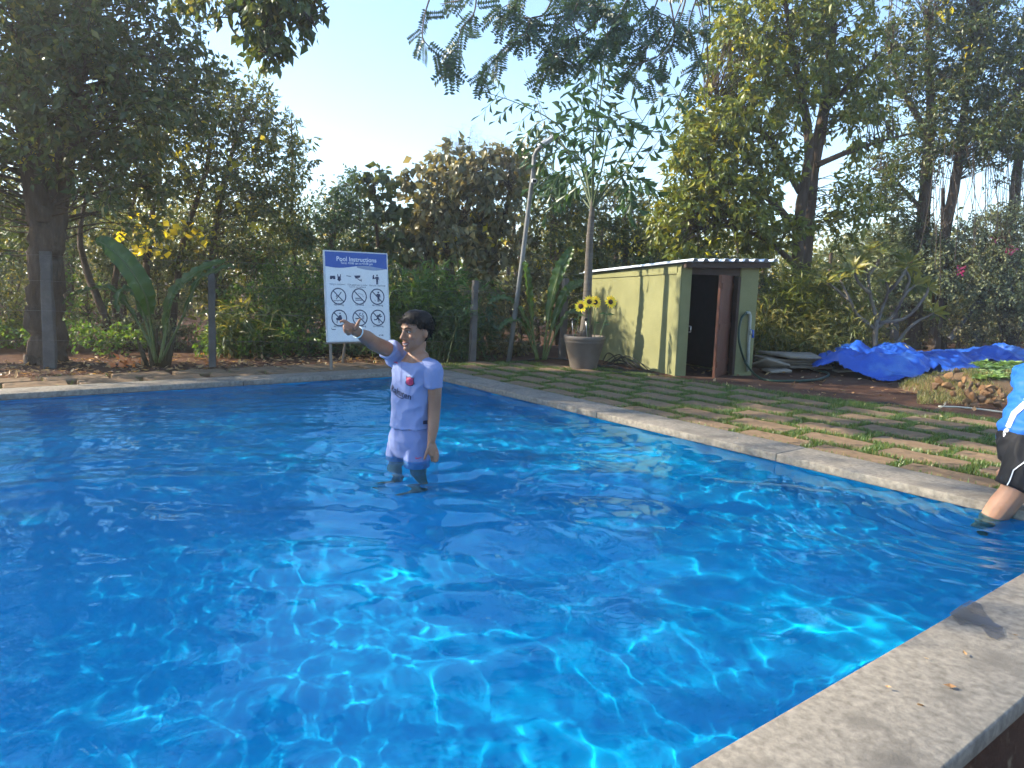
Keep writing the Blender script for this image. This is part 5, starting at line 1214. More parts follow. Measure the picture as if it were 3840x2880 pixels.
# --- the feathery rain tree reaching in from the upper right (its trunk stands outside the picture)
M_PIN = leaf_mat("pinnate_leaf", [(0, (0.016, 0.036, 0.018)), (.7, (0.026, 0.052, 0.025)), (1, (0.045, 0.075, 0.03))], trans=.35)
rt = tag(empty("rain_tree", (7.6, 6.2, 0)), "feathery-leaved tree whose twigs hang into the sky at top centre", "tree")
gs = Geo(); gl = Geo()
gs.tube(catmull([(7.6, 6.2, -.05), (7.5, 6.2, 1.5), (7.2, 6.15, 3.0), (6.6, 6.1, 4.4)], 6), [.26, .2, .17, .13], 12, wob=.04)
limb = [Vector((6.6, 6.1, 4.4)), at(3300, -420, 6.1), at(2800, -260, 6.0), at(2420, -170, 6.0), at(2000, -160, 5.9), at(1650, -140, 5.8)]
gs.tube(catmull(limb, 8), [.12, .07, .05, .035, .02, .01], 8)
link("trunk", gs.mesh("trunk"), M_BARK, rt)
gs = Geo()
def pinnate(p, d, L, RY=1.0):
    """a compound leaf: rachis with pairs of small leaflets"""
    d = d.normalized(); s = d.cross(Vector((rng.normal() * .35, -1, rng.normal() * .35))).normalized()
    n = 9; e = p + d * L + Vector((0, 0, -L * .15)); gs.tube([p, e], [.0016, .001], 3, cap=False)
    pos = []; dr = []
    for i in range(n):
        u = .12 + .88 * i / (n - 1); q = p.lerp(e, u)
        for k in (-1, 1): pos.append(list(q)); dr.append(list(s * k + d * .45))
    pos = np.array(pos); dr = np.array(dr); nn = np.tile(np.array(list(d.cross(s))), (len(pos), 1)) + unit(len(pos)) * .35
    gl.leaves(pos, dr, nn, L * .27 * rng.uniform(.8, 1.1, len(pos)), .50, .1, .1)
def twig(pts, Y, nleaf, L, r0=.008, s0=.2):
    P_ = [at(x, y, Y + rng.normal() * .08) for x, y in pts]; c = catmull(P_, 8); gs.tube(c, np.linspace(r0, .002, len(c)), 5, cap=False); T = np.gradient(c, axis=0)
    for k in range(nleaf):
        u = s0 + (1 - s0) * (k + rng.random()) / nleaf; i = min(len(c) - 1, int(u * (len(c) - 1))); t = Vector(T[i]).normalized()
        side = Vector((rng.normal(), rng.normal() * .9, rng.normal() * .7 - .55)); pinnate(Vector(c[i]), t * .5 + side * .7, L * rng.uniform(.7, 1.15))
TW = [([(1660, -130), (1600, 30), (1584, 130), (1600, 165), (1650, 215), (1690, 255)], 16, .17), ([(1790, -120), (1780, 40), (1730, 110), (1715, 200), (1700, 255)], 24, .19), ([(1840, -150), (1760, -20), (1680, 10), (1650, 15)], 8, .16),
      ([(2120, -140), (2050, 40), (1990, 70), (1975, 120), (1910, 165), (1830, 250), (1800, 300)], 34, .18), ([(1990, 70), (1930, 60), (1880, 60)], 16, .17), ([(2250, -120), (2130, 40), (2080, 100), (2060, 160), (2075, 200)], 22, .17), ([(2200, -60), (2150, 60), (2170, 150), (2150, 160)], 20, .16),
      ([(2280, 40), (2140, 170), (2090, 200), (2060, 230), (2040, 290)], 26, .17), ([(2085, 200), (2110, 235), (2180, 250)], 14, .16), ([(2080, 60), (2160, 20), (2260, 30), (2300, 60)], 24, .17), ([(2420, -140), (2330, 40), (2290, 110), (2240, 180)], 22, .17), ([(2520, -160), (2440, 60), (2360, 130), (2290, 160)], 24, .17),
      ([(2600, -200), (2560, 40), (2480, 200), (2360, 250), (2350, 270), (2390, 320)], 22, .16), ([(2480, 100), (2430, 160), (2420, 250)], 12, .16), ([(2700, -220), (2590, 60), (2600, 160), (2620, 240), (2600, 330)], 16, .15), ([(2500, -60), (2530, 120), (2500, 200), (2450, 290), (2420, 320)], 16, .15), ([(2360, -150), (2420, 20), (2500, 60), (2560, 110)], 22, .16), ([(1960, -150), (1960, -20), (1900, 20), (1860, 40)], 16, .17), ([(2300, -100), (2230, -10), (2130, 10), (2060, 5)], 22, .17), ([(2640, -150), (2660, 80), (2610, 120)], 14, .15)]
for pts, n_, L_ in TW: twig(pts, 5.9, int(n_ * 0.85), L_)
for pts in ([(2590, -100), (2640, 160), (2560, 330), (2520, 480)], [(2620, -50), (2655, 200), (2640, 330), (2655, 430)], [(2560, 0), (2480, 190), (2440, 220), (2330, 255)], [(2420, 180), (2350, 255), (2310, 240)]):
    gs.tube(catmull([at(x, y, 6.0) for x, y in pts], 6), [.006, .004, .002], 4, cap=False)
o = link("branches", gs.mesh("branches"), plain("twig_brown", (0.09, 0.075, 0.06), .9), rt); o["kind"] = "stuff"
o = link("crown", gl.mesh("crown", False), M_PIN, rt); o["kind"] = "stuff"

# --- the wood beyond: one mass, low and hazy behind the fence
gl, gt = Geo(), Geo()
for k in range(1100):
    px = rng.uniform(-700, 4500) if k < 800 else rng.uniform(-3600, -600); Y = rng.uniform(13, 22)
    top = np.interp(px, [-700, 900, 1150, 1500, 1560, 2400, 2900, 3300, 4500], [700, 760, 840, 880, 900, 880, 940, 960, 860])
    y = rng.uniform(top, 1290); c = np.array(list(at(px, y, Y))); 
    if c[2] < .1: c[2] = .1
    n = 74; sc = Y / 10
    gl.leaves(c + rng.normal(size=(n, 3)) * np.array([.42, .3, .30]) * sc * .8, unit(n), unit(n) + np.array([0, 0, .4]), .11 * sc * rng.uniform(.6, 1.2, n), .5, .2, .2)
for k in range(46):
    px = rng.uniform(-400, 4200); Y = rng.uniform(11, 16); b = at(px, 1300, Y); b.z = 0; gt.tube([b, at(px + rng.normal() * 40, rng.uniform(700, 1000), Y)], [.06, .03], 5, cap=False)
tag(link("far_wood", gl.mesh("far_wood", False), LM["wall"]), "sunlit wood beyond the fence reading as one mass", "wood", kind="stuff")
tag(link("far_trunks", gt.mesh("far_trunks"), M_BARK), "thin grey trunks of the wood beyond the fence", "wood", kind="stuff")
# trees left of the picture: they shade the pool
for (x, y, hh, rr_, ncl, lab) in ((-7.4, 7.0, 5.6, 1.7, 120, "broad dark tree standing beyond the left edge of the photo"), (-8.2, 4.0, 5.8, 1.7, 110, "second dark tree beyond the left edge of the photo")):
    root = tag(empty("shade_tree", (x, y, 0)), lab, "tree", "trees left of the pool")
    gs, gl, gt = Geo(), Geo(), Geo(); c = catmull([(x, y, -.05), (x + .1, y, hh * .4), (x, y + .1, hh * .8)], 6); gs.tube(c, [.2, .16, .08], 10)
    crown_into(gl, gt, c[4:], (x, y, hh * .72), (rr_, rr_, hh * .36), ncl, 34, .2, .10, .5, .4, .008)
    link("trunk", gs.mesh("trunk"), M_BARK, root); o = link("branches", gt.mesh("branches"), M_BARK, root); o["kind"] = "stuff"; o = link("crown", gl.mesh("crown", False), LM["dark"], root); o["kind"] = "stuff"
# ================================================================== blue tarpaulin, planting bed with stones
from mathutils import noise as mnoise
M_TARP = noisy("blue_tarpaulin", [(0.3, (0.012, 0.075, 0.42)), (0.7, (0.02, 0.11, 0.52))], scale=3, rough=0.33, bump=.25, bscale=45, spec=.55, dist=.006, second=(1.6, (0.055, 0.17, 0.52), .56, .62))
def in_poly(x, y, P):
    c = False; j = len(P) - 1
    for i in range(len(P)):
        if (P[i][1] > y) != (P[j][1] > y) and x < (P[j][0] - P[i][0]) * (y - P[i][1]) / (P[j][1] - P[i][1] + 1e-12) + P[i][0]: c = not c
        j = i
    return c
def gxyz(px, py, z=.06): p = gp(px, py, z); return (p.x, p.y)
TP = [gxyz(3040, 1392), gxyz(3130, 1400), gxyz(3240, 1415), gxyz(3330, 1430), gxyz(3440, 1424), gxyz(3560, 1410), gxyz(3640, 1395), gxyz(3760, 1372), gxyz(3880, 1372), gxyz(4050, 1372), gxyz(4050, 1312), gxyz(3860, 1314), gxyz(3740, 1316), gxyz(3560, 1318), gxyz(3440, 1326), gxyz(3380, 1330), gxyz(3250, 1335), gxyz(3130, 1350), gxyz(3070, 1365)]
xs = [p[0] for p in TP]; ys = [p[1] for p in TP]
m1 = at(3215, 1300, 8.75); m2 = at(3300, 1372, 7.95); m3 = at(3370, 1300, 8.9); m4 = at(3735, 1318, 10.2); m5 = at(3150, 1370, 8.1); m6 = at(3440, 1392, 7.9); m7 = at(3590, 1345, 9.2); m8 = at(3800, 1325, 10.6)
def tarp_h(x, y):
    g_ = lambda c, sx, sy, h: h * math.exp(-((x - c.x) / sx) ** 2 - ((y - c.y) / sy) ** 2)
    wx, wy = x + .12 * mnoise.noise((x * 2, y * 2, 3.)), y + .12 * mnoise.noise((x * 2, y * 2, 9.))
    rid = lambda f, s: 1 - abs(mnoise.noise((wx * f, wy * f * .8, s))) * 2
    base = g_(m1, .46, .34, .22) + g_(m2, .42, .24, .15) + g_(m3, .40, .26, .17) + g_(m4, .3, .3, .10) + g_(m5, .25, .2, .12) + g_(m6, .34, .2, .10) + g_(m7, .6, .4, .12) + g_(m8, .7, .5, .12)
    k = min(1, base / .12)
    h = base * (.55 + .55 * rid(3.2, 1.)) + .07 * (rid(2.2, 5.) - .4) * (.4 + .6 * k) + .040 * rid(6.0, 2.) * (.5 + k) + .022 * rid(12., 7.) * (.4 + .6 * k)
    return .052 + max(0, h * .95 + .01)
st_ = .024
gx = np.arange(min(xs), max(xs), st_); gy = np.arange(min(ys), max(ys), st_)
idx = {}; vv = []; ff = []
for i, x in enumerate(gx):
    for j, y in enumerate(gy):
        jx = x + .05 * mnoise.noise((x * 5, y * 5, 20.)); jy = y + .05 * mnoise.noise((x * 5, y * 5, 30.))
        if in_poly(jx, jy, TP): idx[i, j] = len(vv); vv.append((x, y, tarp_h(x, y)))
for (i, j), a in idx.items():
    if (i + 1, j) in idx and (i, j + 1) in idx and (i + 1, j + 1) in idx: ff.append((a, idx[i + 1, j], idx[i + 1, j + 1], idx[i, j + 1]))
vv = np.array(vv)
ln = math.sqrt(sum(0 for _ in ())) 
tarp = link("tarpaulin", mesh_np("tarpaulin", vv, np.array(ff), True), M_TARP)
so = tarp.modifiers.new("thick", 'SOLIDIFY'); so.thickness = .003; so.offset = 1
tag(tarp, "crumpled bright blue plastic tarpaulin heaped and spread on the soil at the right", "tarpaulin")

# planting bed: earth mound, edging stones, leafy plants, grass
bc = gp(3720, 1450, .1); bed_rx, bed_ry = .85, .62
def bed_h(x, y):
    d = math.hypot((x - bc.x) / bed_rx, (y - bc.y) / bed_ry); return .03 + .20 * max(0, 1 - d ** 2.4) * (1 + .15 * mnoise.noise((x * 4, y * 4, 0)))
vv = []; ff = []; n1, n2 = 14, 40
for i in range(n1 + 1):
    for j in range(n2):
        r_, t = i / n1, 2 * math.pi * j / n2; x, y = bc.x + bed_rx * 1.02 * r_ * math.cos(t), bc.y + bed_ry * 1.02 * r_ * math.sin(t); vv.append((x, y, bed_h(x, y)))
for i in range(n1):
    for j in range(n2): k = (j + 1) % n2; ff.append((i * n2 + j, (i + 1) * n2 + j, (i + 1) * n2 + k, i * n2 + k))
M_BED = noisy("bed_earth", [(0.3, (0.11, 0.065, 0.035)), (0.7, (0.20, 0.13, 0.07))], scale=8, rough=.95, bump=.8, bscale=40, dist=.02)
tag(link("planting_bed", mesh_np("planting_bed", vv, ff, True), M_BED), "low earth mound of a planting bed edged with reddish stones", "planting bed")
M_ROCK = [noisy("red_stone_%d" % i, [(0.25, c0), (0.75, c1)], scale=9, detail=8, rough=.9, bump=.7, bscale=35, dist=.01, spec=.15) for i, (c0, c1) in enumerate((((0.16, 0.085, 0.042), (0.30, 0.17, 0.085)), ((0.20, 0.115, 0.055), (0.36, 0.22, 0.115)), ((0.13, 0.08, 0.05), (0.24, 0.155, 0.095))))]
def rock_mesh(i):
    r = np.random.default_rng(500 + i); bm = bmesh.new(); bmesh.ops.create_icosphere(bm, subdivisions=2, radius=1)
    cuts = [(Vector(r.normal(size=3)).normalized(), r.uniform(.42, .78)) for _ in range(9)]
    for v in bm.verts:
        for nn, d in cuts:
            q = v.co.dot(nn)
            if q > d: v.co -= nn * (q - d) * .92
        v.co *= 1 + .07 * mnoise.noise(v.co * 2.3 + Vector((i * 3.1, 0, 0)))
    me = bm_mesh("edging_stone", bm, False); me.materials.append(M_ROCK[i % 3]); return me
RM = [rock_mesh(i) for i in range(9)]
RK = [(640, 940, 46), (765, 908, 66), (860, 990, 78), (650, 1020, 60), (800, 835, 60), (980, 905, 40), (1040, 945, 58), (1150, 935, 78), (890, 895, 48), (1235, 940, 40), (1065, 1005, 54), (1180, 985, 66), (900, 1065, 66), (830, 1130, 64), (1025, 1090, 70), (925, 1142, 42), (835, 1186, 56), (935, 1186, 50), (1115, 1045, 56), (550, 910, 74), (400, 905, 70), (460, 840, 70), (580, 765, 76), (690, 715, 66), (785, 690, 44), (1290, 985, 50), (1330, 1050, 62), (1220, 1075, 50), (1130, 1140, 60), (1270, 1160, 70), (1050, 1165, 36)]
for i, (cx, cy_, rp) in enumerate(RK):
    px, py = 3400 + .2713 * cx, 1200 + .2713 * cy_
    z = .065 + max(0, min(1, (1190 - cy_) / 330)) * .15
    p = gp(px, py, z); r_ = rp * .2713 * p.y / FPX
    o = bpy.data.objects.new("edging_stone", RM[i % 9]); COL.objects.link(o); o.location = p; o.rotation_euler = tuple(rng.uniform(0, 6.28, 3)); o.scale = (r_ * rng.uniform(.85, 1.25), r_ * rng.uniform(.8, 1.1), r_ * rng.uniform(.6, .9))
    tag(o, "rough reddish brown stone in the heap edging the planting bed", "stone", "stones edging the planting bed")
n = 9000; t = rng.uniform(0, 6.28, n); r_ = np.sqrt(rng.random(n)) * .97
P = np.stack([bc.x + bed_rx * r_ * np.cos(t), bc.y + bed_ry * r_ * np.sin(t)], 1); P = np.array([(x, y, bed_h(x, y)) for x, y in P if mnoise.noise((x * 3, y * 3, 4.)) > -.15])
fringe = np.array([(p.x, p.y, .048) for p in (gp(rng.uniform(3440, 3640), rng.uniform(1470, 1516) if rng.random() < .7 else rng.uniform(1430, 1480), .05) for _ in range(1600))])
tag(link("bed_grass", grass("bed_grass", np.concatenate([P, fringe]), .03, .075, .002, .8), leaf_mat("bed_grass", [(0, (0.05, 0.08, 0.02)), (.6, (0.13, 0.13, 0.045)), (1, (0.26, 0.21, 0.09))], trans=.35)), "dry and green grass on the planting bed", "grass", kind="stuff")
gl = Geo()
for k in range(130):
    px, py = rng.uniform(3660, 3850), rng.uniform(1352, 1425); z = .26 - (py - 1352) / 73 * .06; c = np.array(list(gp(px, py, z))); c[1] = min(max(c[1], bc.y - .25), bc.y + .75)
    nn = 8; a_ = rng.uniform(0, 6.28) + np.arange(nn) * .8; d = np.stack([np.cos(a_), np.sin(a_), rng.uniform(.15, .8, nn)], 1)
    gl.leaves(np.tile(c, (nn, 1)), d, np.tile([0, 0, 1.], (nn, 1)) + unit(nn) * .3, rng.uniform(.055, .095, nn), .52, .2, .2)
tag(link("leafy_plants", gl.mesh("leafy_plants", False), leaf_mat("soft_green_leaf", [(0, (0.10, 0.17, 0.05)), (.6, (0.16, 0.24, 0.075)), (1, (0.24, 0.31, 0.12))], trans=.35, tint=(1.1, 1.1, .6))), "pale green broad-leaved plants crowded on the planting bed", "plants", kind="stuff")
gq = Geo(); gq.tube(catmull([gp(3520, 1524, .055), gp(3600, 1527, .055), gp(3680, 1535, .055), gp(3780, 1548, .055)], 5), .008, 5)
tag(link("grey_pipe", gq.mesh("grey_pipe"), M_PIPE), "thin grey pipe lying before the edging stones", "pipe")
gq = Geo()
gq.add([list(gp(3505, 1530, .055)), list(gp(3535, 1527, .058)), list(gp(3547, 1505, .085)), list(gp(3540, 1512, .075)), list(gp(3548, 1515, .07)), list(gp(3525, 1532, .055))], [(0, 1, 5), (1, 3, 4), (1, 4, 5), (3, 2, 4)])
tag(link("dry_husk", gq.mesh("dry_husk", False), plain("dry_husk", (0.42, 0.34, 0.22), .8)), "curled pale dry leaf husk on the soil before the stones", "leaf")
# ================================================================== people
class Lofts:
    """closed elliptical lofts, later fused into one continuous skin"""
    def __init__(s): s.v = []; s.f = []; s.n = 0
    def loft(s, rings, sides=18, power=2.0, flat0=False, flat1=False):
        """rings: (centre, X vector, Y vector) with X, Y half-axis vectors; rounded ends"""
        R_ = [(Vector(c), Vector(x), Vector(y)) for c, x, y in rings]
        def capend(a, b):
            d = (a[0] - b[0]); d = d.normalized() * min(a[1].length, a[2].length) if d.length > 1e-6 else Vector((0, 0, 0))
            return [(a[0] + d * .55, a[1] * .78, a[2] * .78), (a[0] + d * .9, a[1] * .38, a[2] * .38)]
        pre = [] if flat0 else capend(R_[0], R_[1])[::-1]; post = [] if flat1 else capend(R_[-1], R_[-2])
        A = pre + R_ + post; v = []; n = len(A)
        for c, x, y in A:
            for k in range(sides):
                t = 2 * math.pi * k / sides; ct, st = math.cos(t), math.sin(t)
                q = (abs(ct) ** power + abs(st) ** power) ** (-1 / power)
                v.append(c + x * ct * q + y * st * q)
        v.append(A[0][0].copy()); v.append(A[-1][0].copy()); f = []
        for i in range(n - 1):
            for j in range(sides):
                k = (j + 1) % sides; f.append((i * sides + j, i * sides + k, (i + 1) * sides + k, (i + 1) * sides + j))
        m = n * sides
        for j in range(sides):
            k = (j + 1) % sides; f.append((m, k, j)); f.append((m + 1, (n - 1) * sides + j, (n - 1) * sides + k))
        s.f += [tuple(i + s.n for i in q) for q in f]; s.v += v; s.n += len(v); return s
    def limb(s, pts, rad, ref=Vector((0, -1, 0)), flat=1.0, n=6, sides=14, cut=False):
        """tapered limb along a smooth curve; flat squashes it along ref"""
        c = catmull(pts, n); r = np.interp(np.linspace(0, 1, len(c)), np.linspace(0, 1, len(rad)), rad)
        T = np.gradient(c, axis=0); rings = []
        for p, t, q in zip(c, T, r):
            t = Vector(t).normalized(); y = (ref - t * ref.dot(t)).normalized(); x = t.cross(y)
            rings.append((Vector(p), x * q, y * q * flat))
        return s.loft(rings, sides, flat1=cut)
    def ball(s, c, rx, ry, rz, X=Vector((1, 0, 0)), Y=Vector((0, 1, 0)), Z=Vector((0, 0, 1))):
        c = Vector(c); rings = []
        for a in np.linspace(-80, 80, 9): rings.append((c + Z * rz * math.sin(R(a)), X * rx * math.cos(R(a)), Y * ry * math.cos(R(a))))
        return s.loft(rings, 16)
    def skin(s, name, voxel, smooth=6, fold=None):
        me = bpy.data.meshes.new(name + "_raw"); me.from_pydata([tuple(p) for p in s.v], [], s.f); me.update()
        bm = bmesh.new(); bm.from_mesh(me); bmesh.ops.recalc_face_normals(bm, faces=bm.faces); bm.to_mesh(me); bm.free()
        o = bpy.data.objects.new(name + "_raw", me); COL.objects.link(o)
        m = o.modifiers.new("r", 'REMESH'); m.mode = 'VOXEL'; m.voxel_size = voxel; m.use_smooth_shade = True
        q = o.modifiers.new("s", 'SMOOTH'); q.iterations = smooth; q.factor = .5
        dg = bpy.context.evaluated_depsgraph_get(); dg.update(); out_ = bpy.data.meshes.new_from_object(o.evaluated_get(dg)); out_.name = name
        bpy.data.objects.remove(o); bpy.data.meshes.remove(me)
        if fold:
            co = np.zeros(len(out_.vertices) * 3); out_.vertices.foreach_get("co", co); co = co.reshape(-1, 3)
            nr = np.array([tuple(v.normal) for v in out_.vertices])
            off = np.array([fold(Vector(p)) for p in co]); out_.vertices.foreach_set("co", (co + nr * off[:, None]).ravel()); out_.update()
        out_.polygons.foreach_set("use_smooth", np.full(len(out_.polygons), True))
        return out_
def skin_mat(name, c):
    m = noisy(name, [(0.3, tuple(x * .88 for x in c)), (0.7, tuple(min(1, x * 1.1) for x in c))], scale=14, rough=.5, bump=.08, spec=.4, dist=.002)
    p = m.node_tree.nodes["Principled BSDF"]; p.inputs["Subsurface Weight"].default_value = .12; p.inputs["Subsurface Radius"].default_value = (.012, .005, .003); p.inputs["Subsurface Scale"].default_value = .6
    return m
M_SKIN = skin_mat("skin", (0.30, 0.155, 0.095)); M_SKIN2 = skin_mat("skin_child", (0.34, 0.185, 0.12))
M_HAIR = noisy("black_hair", [(0.3, (0.006, 0.006, 0.007)), (0.7, (0.016, 0.014, 0.014))], scale=60, rough=.6, bump=.5, bscale=120, spec=.15, dist=.004, stretch=(1, 1, .3))
M_SHIRT = noisy("lavender_shirt", [(0.3, (0.19, 0.235, 0.42)), (0.7, (0.22, 0.27, 0.47))], scale=4, rough=.75, bump=.12, bscale=300, spec=.2, dist=.001)
M_SHORTS = noisy("lavender_shorts", [(0.3, (0.175, 0.215, 0.40)), (0.7, (0.205, 0.25, 0.45))], scale=4, rough=.75, bump=.12, bscale=300, spec=.2, dist=.001)
M_PRINT = plain("dark_print", (0.012, 0.018, 0.06), .5); M_PINKP = plain("pink_print", (0.55, 0.06, 0.14), .5); M_EYEW = plain("eye_white", (0.36, 0.32, 0.30), .4); M_LIP = plain("lip", (0.20, 0.07, 0.06), .45); M_TEETH = plain("teeth", (0.70, 0.66, 0.60), .3)

# ---------------------------------------------------------------- boy in the pool, pointing
BY = 3.72
def bp(px, py, dy=0.0): return at(px, py, BY + dy)
lat = Vector((math.cos(R(38)), -math.sin(R(38)), 0)); fwd = Vector((-lat.y * -1, 0, 0)); fwd = Vector((lat.y, -lat.x, 0))     # his left, his front
boy = tag(empty("person", Vector((bp(1535, 1720).x, BY, -.51))), "boy in pale lavender shirt and shorts standing in the pool, arm raised and pointing", "person")
def ring(px, py, a, b, dy=0.0, off=0.0): return (bp(px, py, dy) + fwd * off, lat * a, fwd * b)
TORSO = [(1539, 1680, .098, .080, 0.0), (1541, 1640, .104, .084, 0.0), (1543, 1590, .098, .078, 0.0), (1545, 1530, .096, .076, 0.0), (1548, 1470, .103, .082, 0.0), (1553, 1410, .112, .086, 0.0), (1560, 1368, .112, .074, -.01), (1563, 1345, .075, .058, -.015)]
head_c = bp(1560, 1243, -.02)
hl = Vector((math.cos(R(44)), -math.sin(R(44)), 0)); hf = Vector((hl.y, -hl.x, -.06)).normalized(); hu = hl.cross(hf) * 1.0
hu = hu if hu.z > 0 else -hu
def hp_(x, y, z): return head_c + hl * x + hf * y + hu * z
HR = [(-.100, .017, .070, .036), (-.090, .032, .077, .004), (-.072, .045, .079, -.028), (-.048, .053, .080, -.050), (-.022, .060, .079, -.070), (.002, .064, .076, -.084), (.030, .067, .080, -.091), (.055, .066, .074, -.090), (.078, .058, .058, -.078), (.092, .040, .036, -.055), (.099, .018, .010, -.028)]
HS = .93
B_ = Lofts()
B_.loft([(hp_(0, (f_ + b_) / 2 * HS, z * HS), hl * w * HS, hf * (f_ - b_) / 2 * HS) for z, w, f_, b_ in HR], 24, 2.25)
B_.limb([hp_(0, .073, .016), hp_(0, .083, -.008), hp_(0, .093, -.026)], [.007, .009, .0125], hl, 1.0, 3, 10)      # nose
B_.ball(hp_(.009, .082, -.030), .0075, .0075, .006, hl, hf, hu); B_.ball(hp_(-.009, .082, -.030), .0075, .0075, .006, hl, hf, hu)
B_.ball(hp_(0, .070, .024), .045, .010, .008, hl, hf, hu)                                                       # brow
B_.ball(hp_(.033, .056, -.022), .018, .014, .016, hl, hf, hu); B_.ball(hp_(-.033, .056, -.022), .018, .014, .016, hl, hf, hu)   # cheeks
B_.ball(hp_(0, .070, -.082), .016, .012, .012, hl, hf, hu)                                                      # chin
for sgn in (-1, 1):
    B_.ball(hp_(sgn * .062, -.012, -.006), .008, .016, .027, hl, hf, hu)
B_.limb([hp_(0, -.012, -.060), bp(1560, 1335, -.02), bp(1562, 1362, -.015)], [.043, .043, .052], hf, 1.0)        # neck
B_.loft([ring(*t[:4], t[4]) for t in TORSO], 22, 2.2)
# raised right arm
shR = bp(1500, 1350, .075); elR = bp(1404, 1288, -.10); wrR = bp(1346, 1249, -.27)
B_.limb([bp(1530, 1362, .04), shR, bp(1455, 1312, -.01), elR, bp(1375, 1266, -.19), wrR], [.05, .046, .040, .039, .036, .0245], Vector((0, 0, 1)), 1.0, 6)
hy_ = -.33
def hb(px, py, d=0.0): return at(px, py, BY + hy_ + d)
B_.limb([wrR, hb(1332, 1240, .03), hb(1314, 1229)], [.0235, .027, .027], Vector((.2, -1, .1)), .62, 4)            # palm
def finger(p, r): B_.limb(p, r, Vector((0, -1, .2)), 1.0, 4, 10)
finger([hb(1318, 1222, -.005), hb(1303, 1211, -.012), hb(1290, 1203, -.018), hb(1276, 1206, -.024)], [.0105, .009, .0085, .0065])       # index
finger([hb(1336, 1232, -.012), hb(1341, 1215, -.022), hb(1350, 1197, -.026)], [.012, .0095, .0065])                                  # thumb, up
finger([hb(1308, 1222, -.01), hb(1293, 1222, -.022), hb(1294, 1234, -.03), hb(1307, 1236, -.024)], [.010, .0095, .009, .008])          # curled fingers
finger([hb(1310, 1230, -.004), hb(1294, 1233, -.014), hb(1297, 1245, -.022), hb(1310, 1244, -.018)], [.010, .0095, .009, .008])
finger([hb(1314, 1238, .004), hb(1301, 1243, -.004), hb(1305, 1253, -.010), hb(1316, 1250, -.008)], [.009, .0085, .008, .007])
# hanging left arm
shL = bp(1622, 1390, -.08); elL = bp(1628, 1530, -.07); wrL = bp(1617, 1655, -.11)
B_.limb([bp(1600, 1372, -.05), shL, bp(1630, 1455, -.08), elL, bp(1624, 1600, -.09), wrL], [.045, .042, .037, .0335, .030, .0205], Vector((0, -1, 0)), 1.0, 6)
def hl_(px, py, d=0.0): return at(px, py, BY - .115 + d)
B_.limb([wrL, hl_(1618, 1672), hl_(1628, 1703)], [.020, .026, .0275], Vector((.3, -1, 0)), .55, 4)
finger([hl_(1611, 1672, -.004), hl_(1601, 1694, -.012), hl_(1592, 1722, -.016)], [.0125, .0095, .0065])
finger([hl_(1618, 1700, .012), hl_(1620, 1722, .02), hl_(1622, 1742, .03)], [.0095, .0085, .006])
finger([hl_(1625, 1702, .004), hl_(1627, 1727, .008), hl_(1628, 1750, .016)], [.0098, .0088, .006])
finger([hl_(1633, 1700, -.004), hl_(1634, 1725, -.002), hl_(1632, 1748, .006)], [.0095, .0085, .006])
finger([hl_(1640, 1694, -.012), hl_(1642, 1714, -.012), hl_(1639, 1732, -.004)], [.0085, .0075, .0055])
# legs to the pool floor
FZ = -.515
kR = bp(1492, 1700, .07); kL = bp(1563, 1715, -.055)
def leg(h, k, dx, dyf):
    fl_ = Vector((k.x + dx, k.y + dyf, 0))
    p = [h, k, Vector((k.x + dx * .4, k.y, -.12)), Vector((k.x + dx * .7, k.y + .01, -.25)), Vector((fl_.x, fl_.y + .02, FZ + .07)), Vector((fl_.x, fl_.y + .02, FZ + .035))]
    B_.limb(p, [.064, .055, .043, .043, .028, .03], Vector((0, -1, 0)), 1.0, 5)
    B_.limb([Vector((fl_.x, fl_.y + .045, FZ + .028)), Vector((fl_.x, fl_.y, FZ + .032)) + fwd * .06, Vector((fl_.x, fl_.y, FZ + .018)) + fwd * .15], [.028, .030, .018], Vector((0, 0, 1)), .8, 4)
leg(bp(1508, 1655, .045), kR, -.01, .0); leg(bp(1562, 1655, -.035), kL, .02, .0)
me = B_.skin("body", .0042, 5)
body = link("body", me, M_SKIN, boy); body.cycles.is_caustics_receiver = True
# clothes
def folds(p):
    a = mnoise.noise((p.x * 9 + 3, p.y * 9, p.z * 5)) * .006; q = mnoise.noise((p.x * 5, p.y * 5, p.z * 3)) * .8; b2 = 1.4 * (1 - 2 * abs(mnoise.noise((p.x * 12 + p.z * 10 + q, p.y * 12, p.z * 13 - p.x * 9 + q)))) * .0055 - .001
    return a + b2
S_ = Lofts()
S_.loft([ring(t[0] - (2 if t[1] > 1560 else 0), t[1], t[2] + .013, t[3] + .013, t[4]) for t in [(1541, 1600, .104, .082, 0.0)] + TORSO[2:7] + [(1562, 1357, .078, .060, -.014)]], 24, 2.2, flat0=True, flat1=True)
S_.limb([bp(1540, 1368, .03), shR + Vector((0, 0, .002)), bp(1470, 1322, .015), bp(1456, 1310, -.012)], [.060, .058, .055, .054], Vector((0, 0, 1)), 1.0, 5, cut=True)
S_.limb([bp(1595, 1374, -.04), shL, bp(1627, 1420, -.083), bp(1626, 1452, -.082)], [.046, .048, .047, .047], Vector((0, -1, 0)), 1.0, 5, cut=True)
shirt = link("shirt", S_.skin("shirt", .005, 3, folds), M_SHIRT, boy)
P_ = Lofts()
P_.loft([ring(1537, 1668, .112, .092, 0.0), ring(1539, 1640, .116, .096, 0.0), ring(1541, 1604, .106, .086, 0.0)], 22, 2.2)
P_.limb([bp(1508, 1650, .045), bp(1499, 1680, .055), bp(1493, 1712, .065), bp(1491, 1775, .065)], [.066, .064, .062, .060], Vector((0, -1, 0)), 1.0, 5, cut=True)
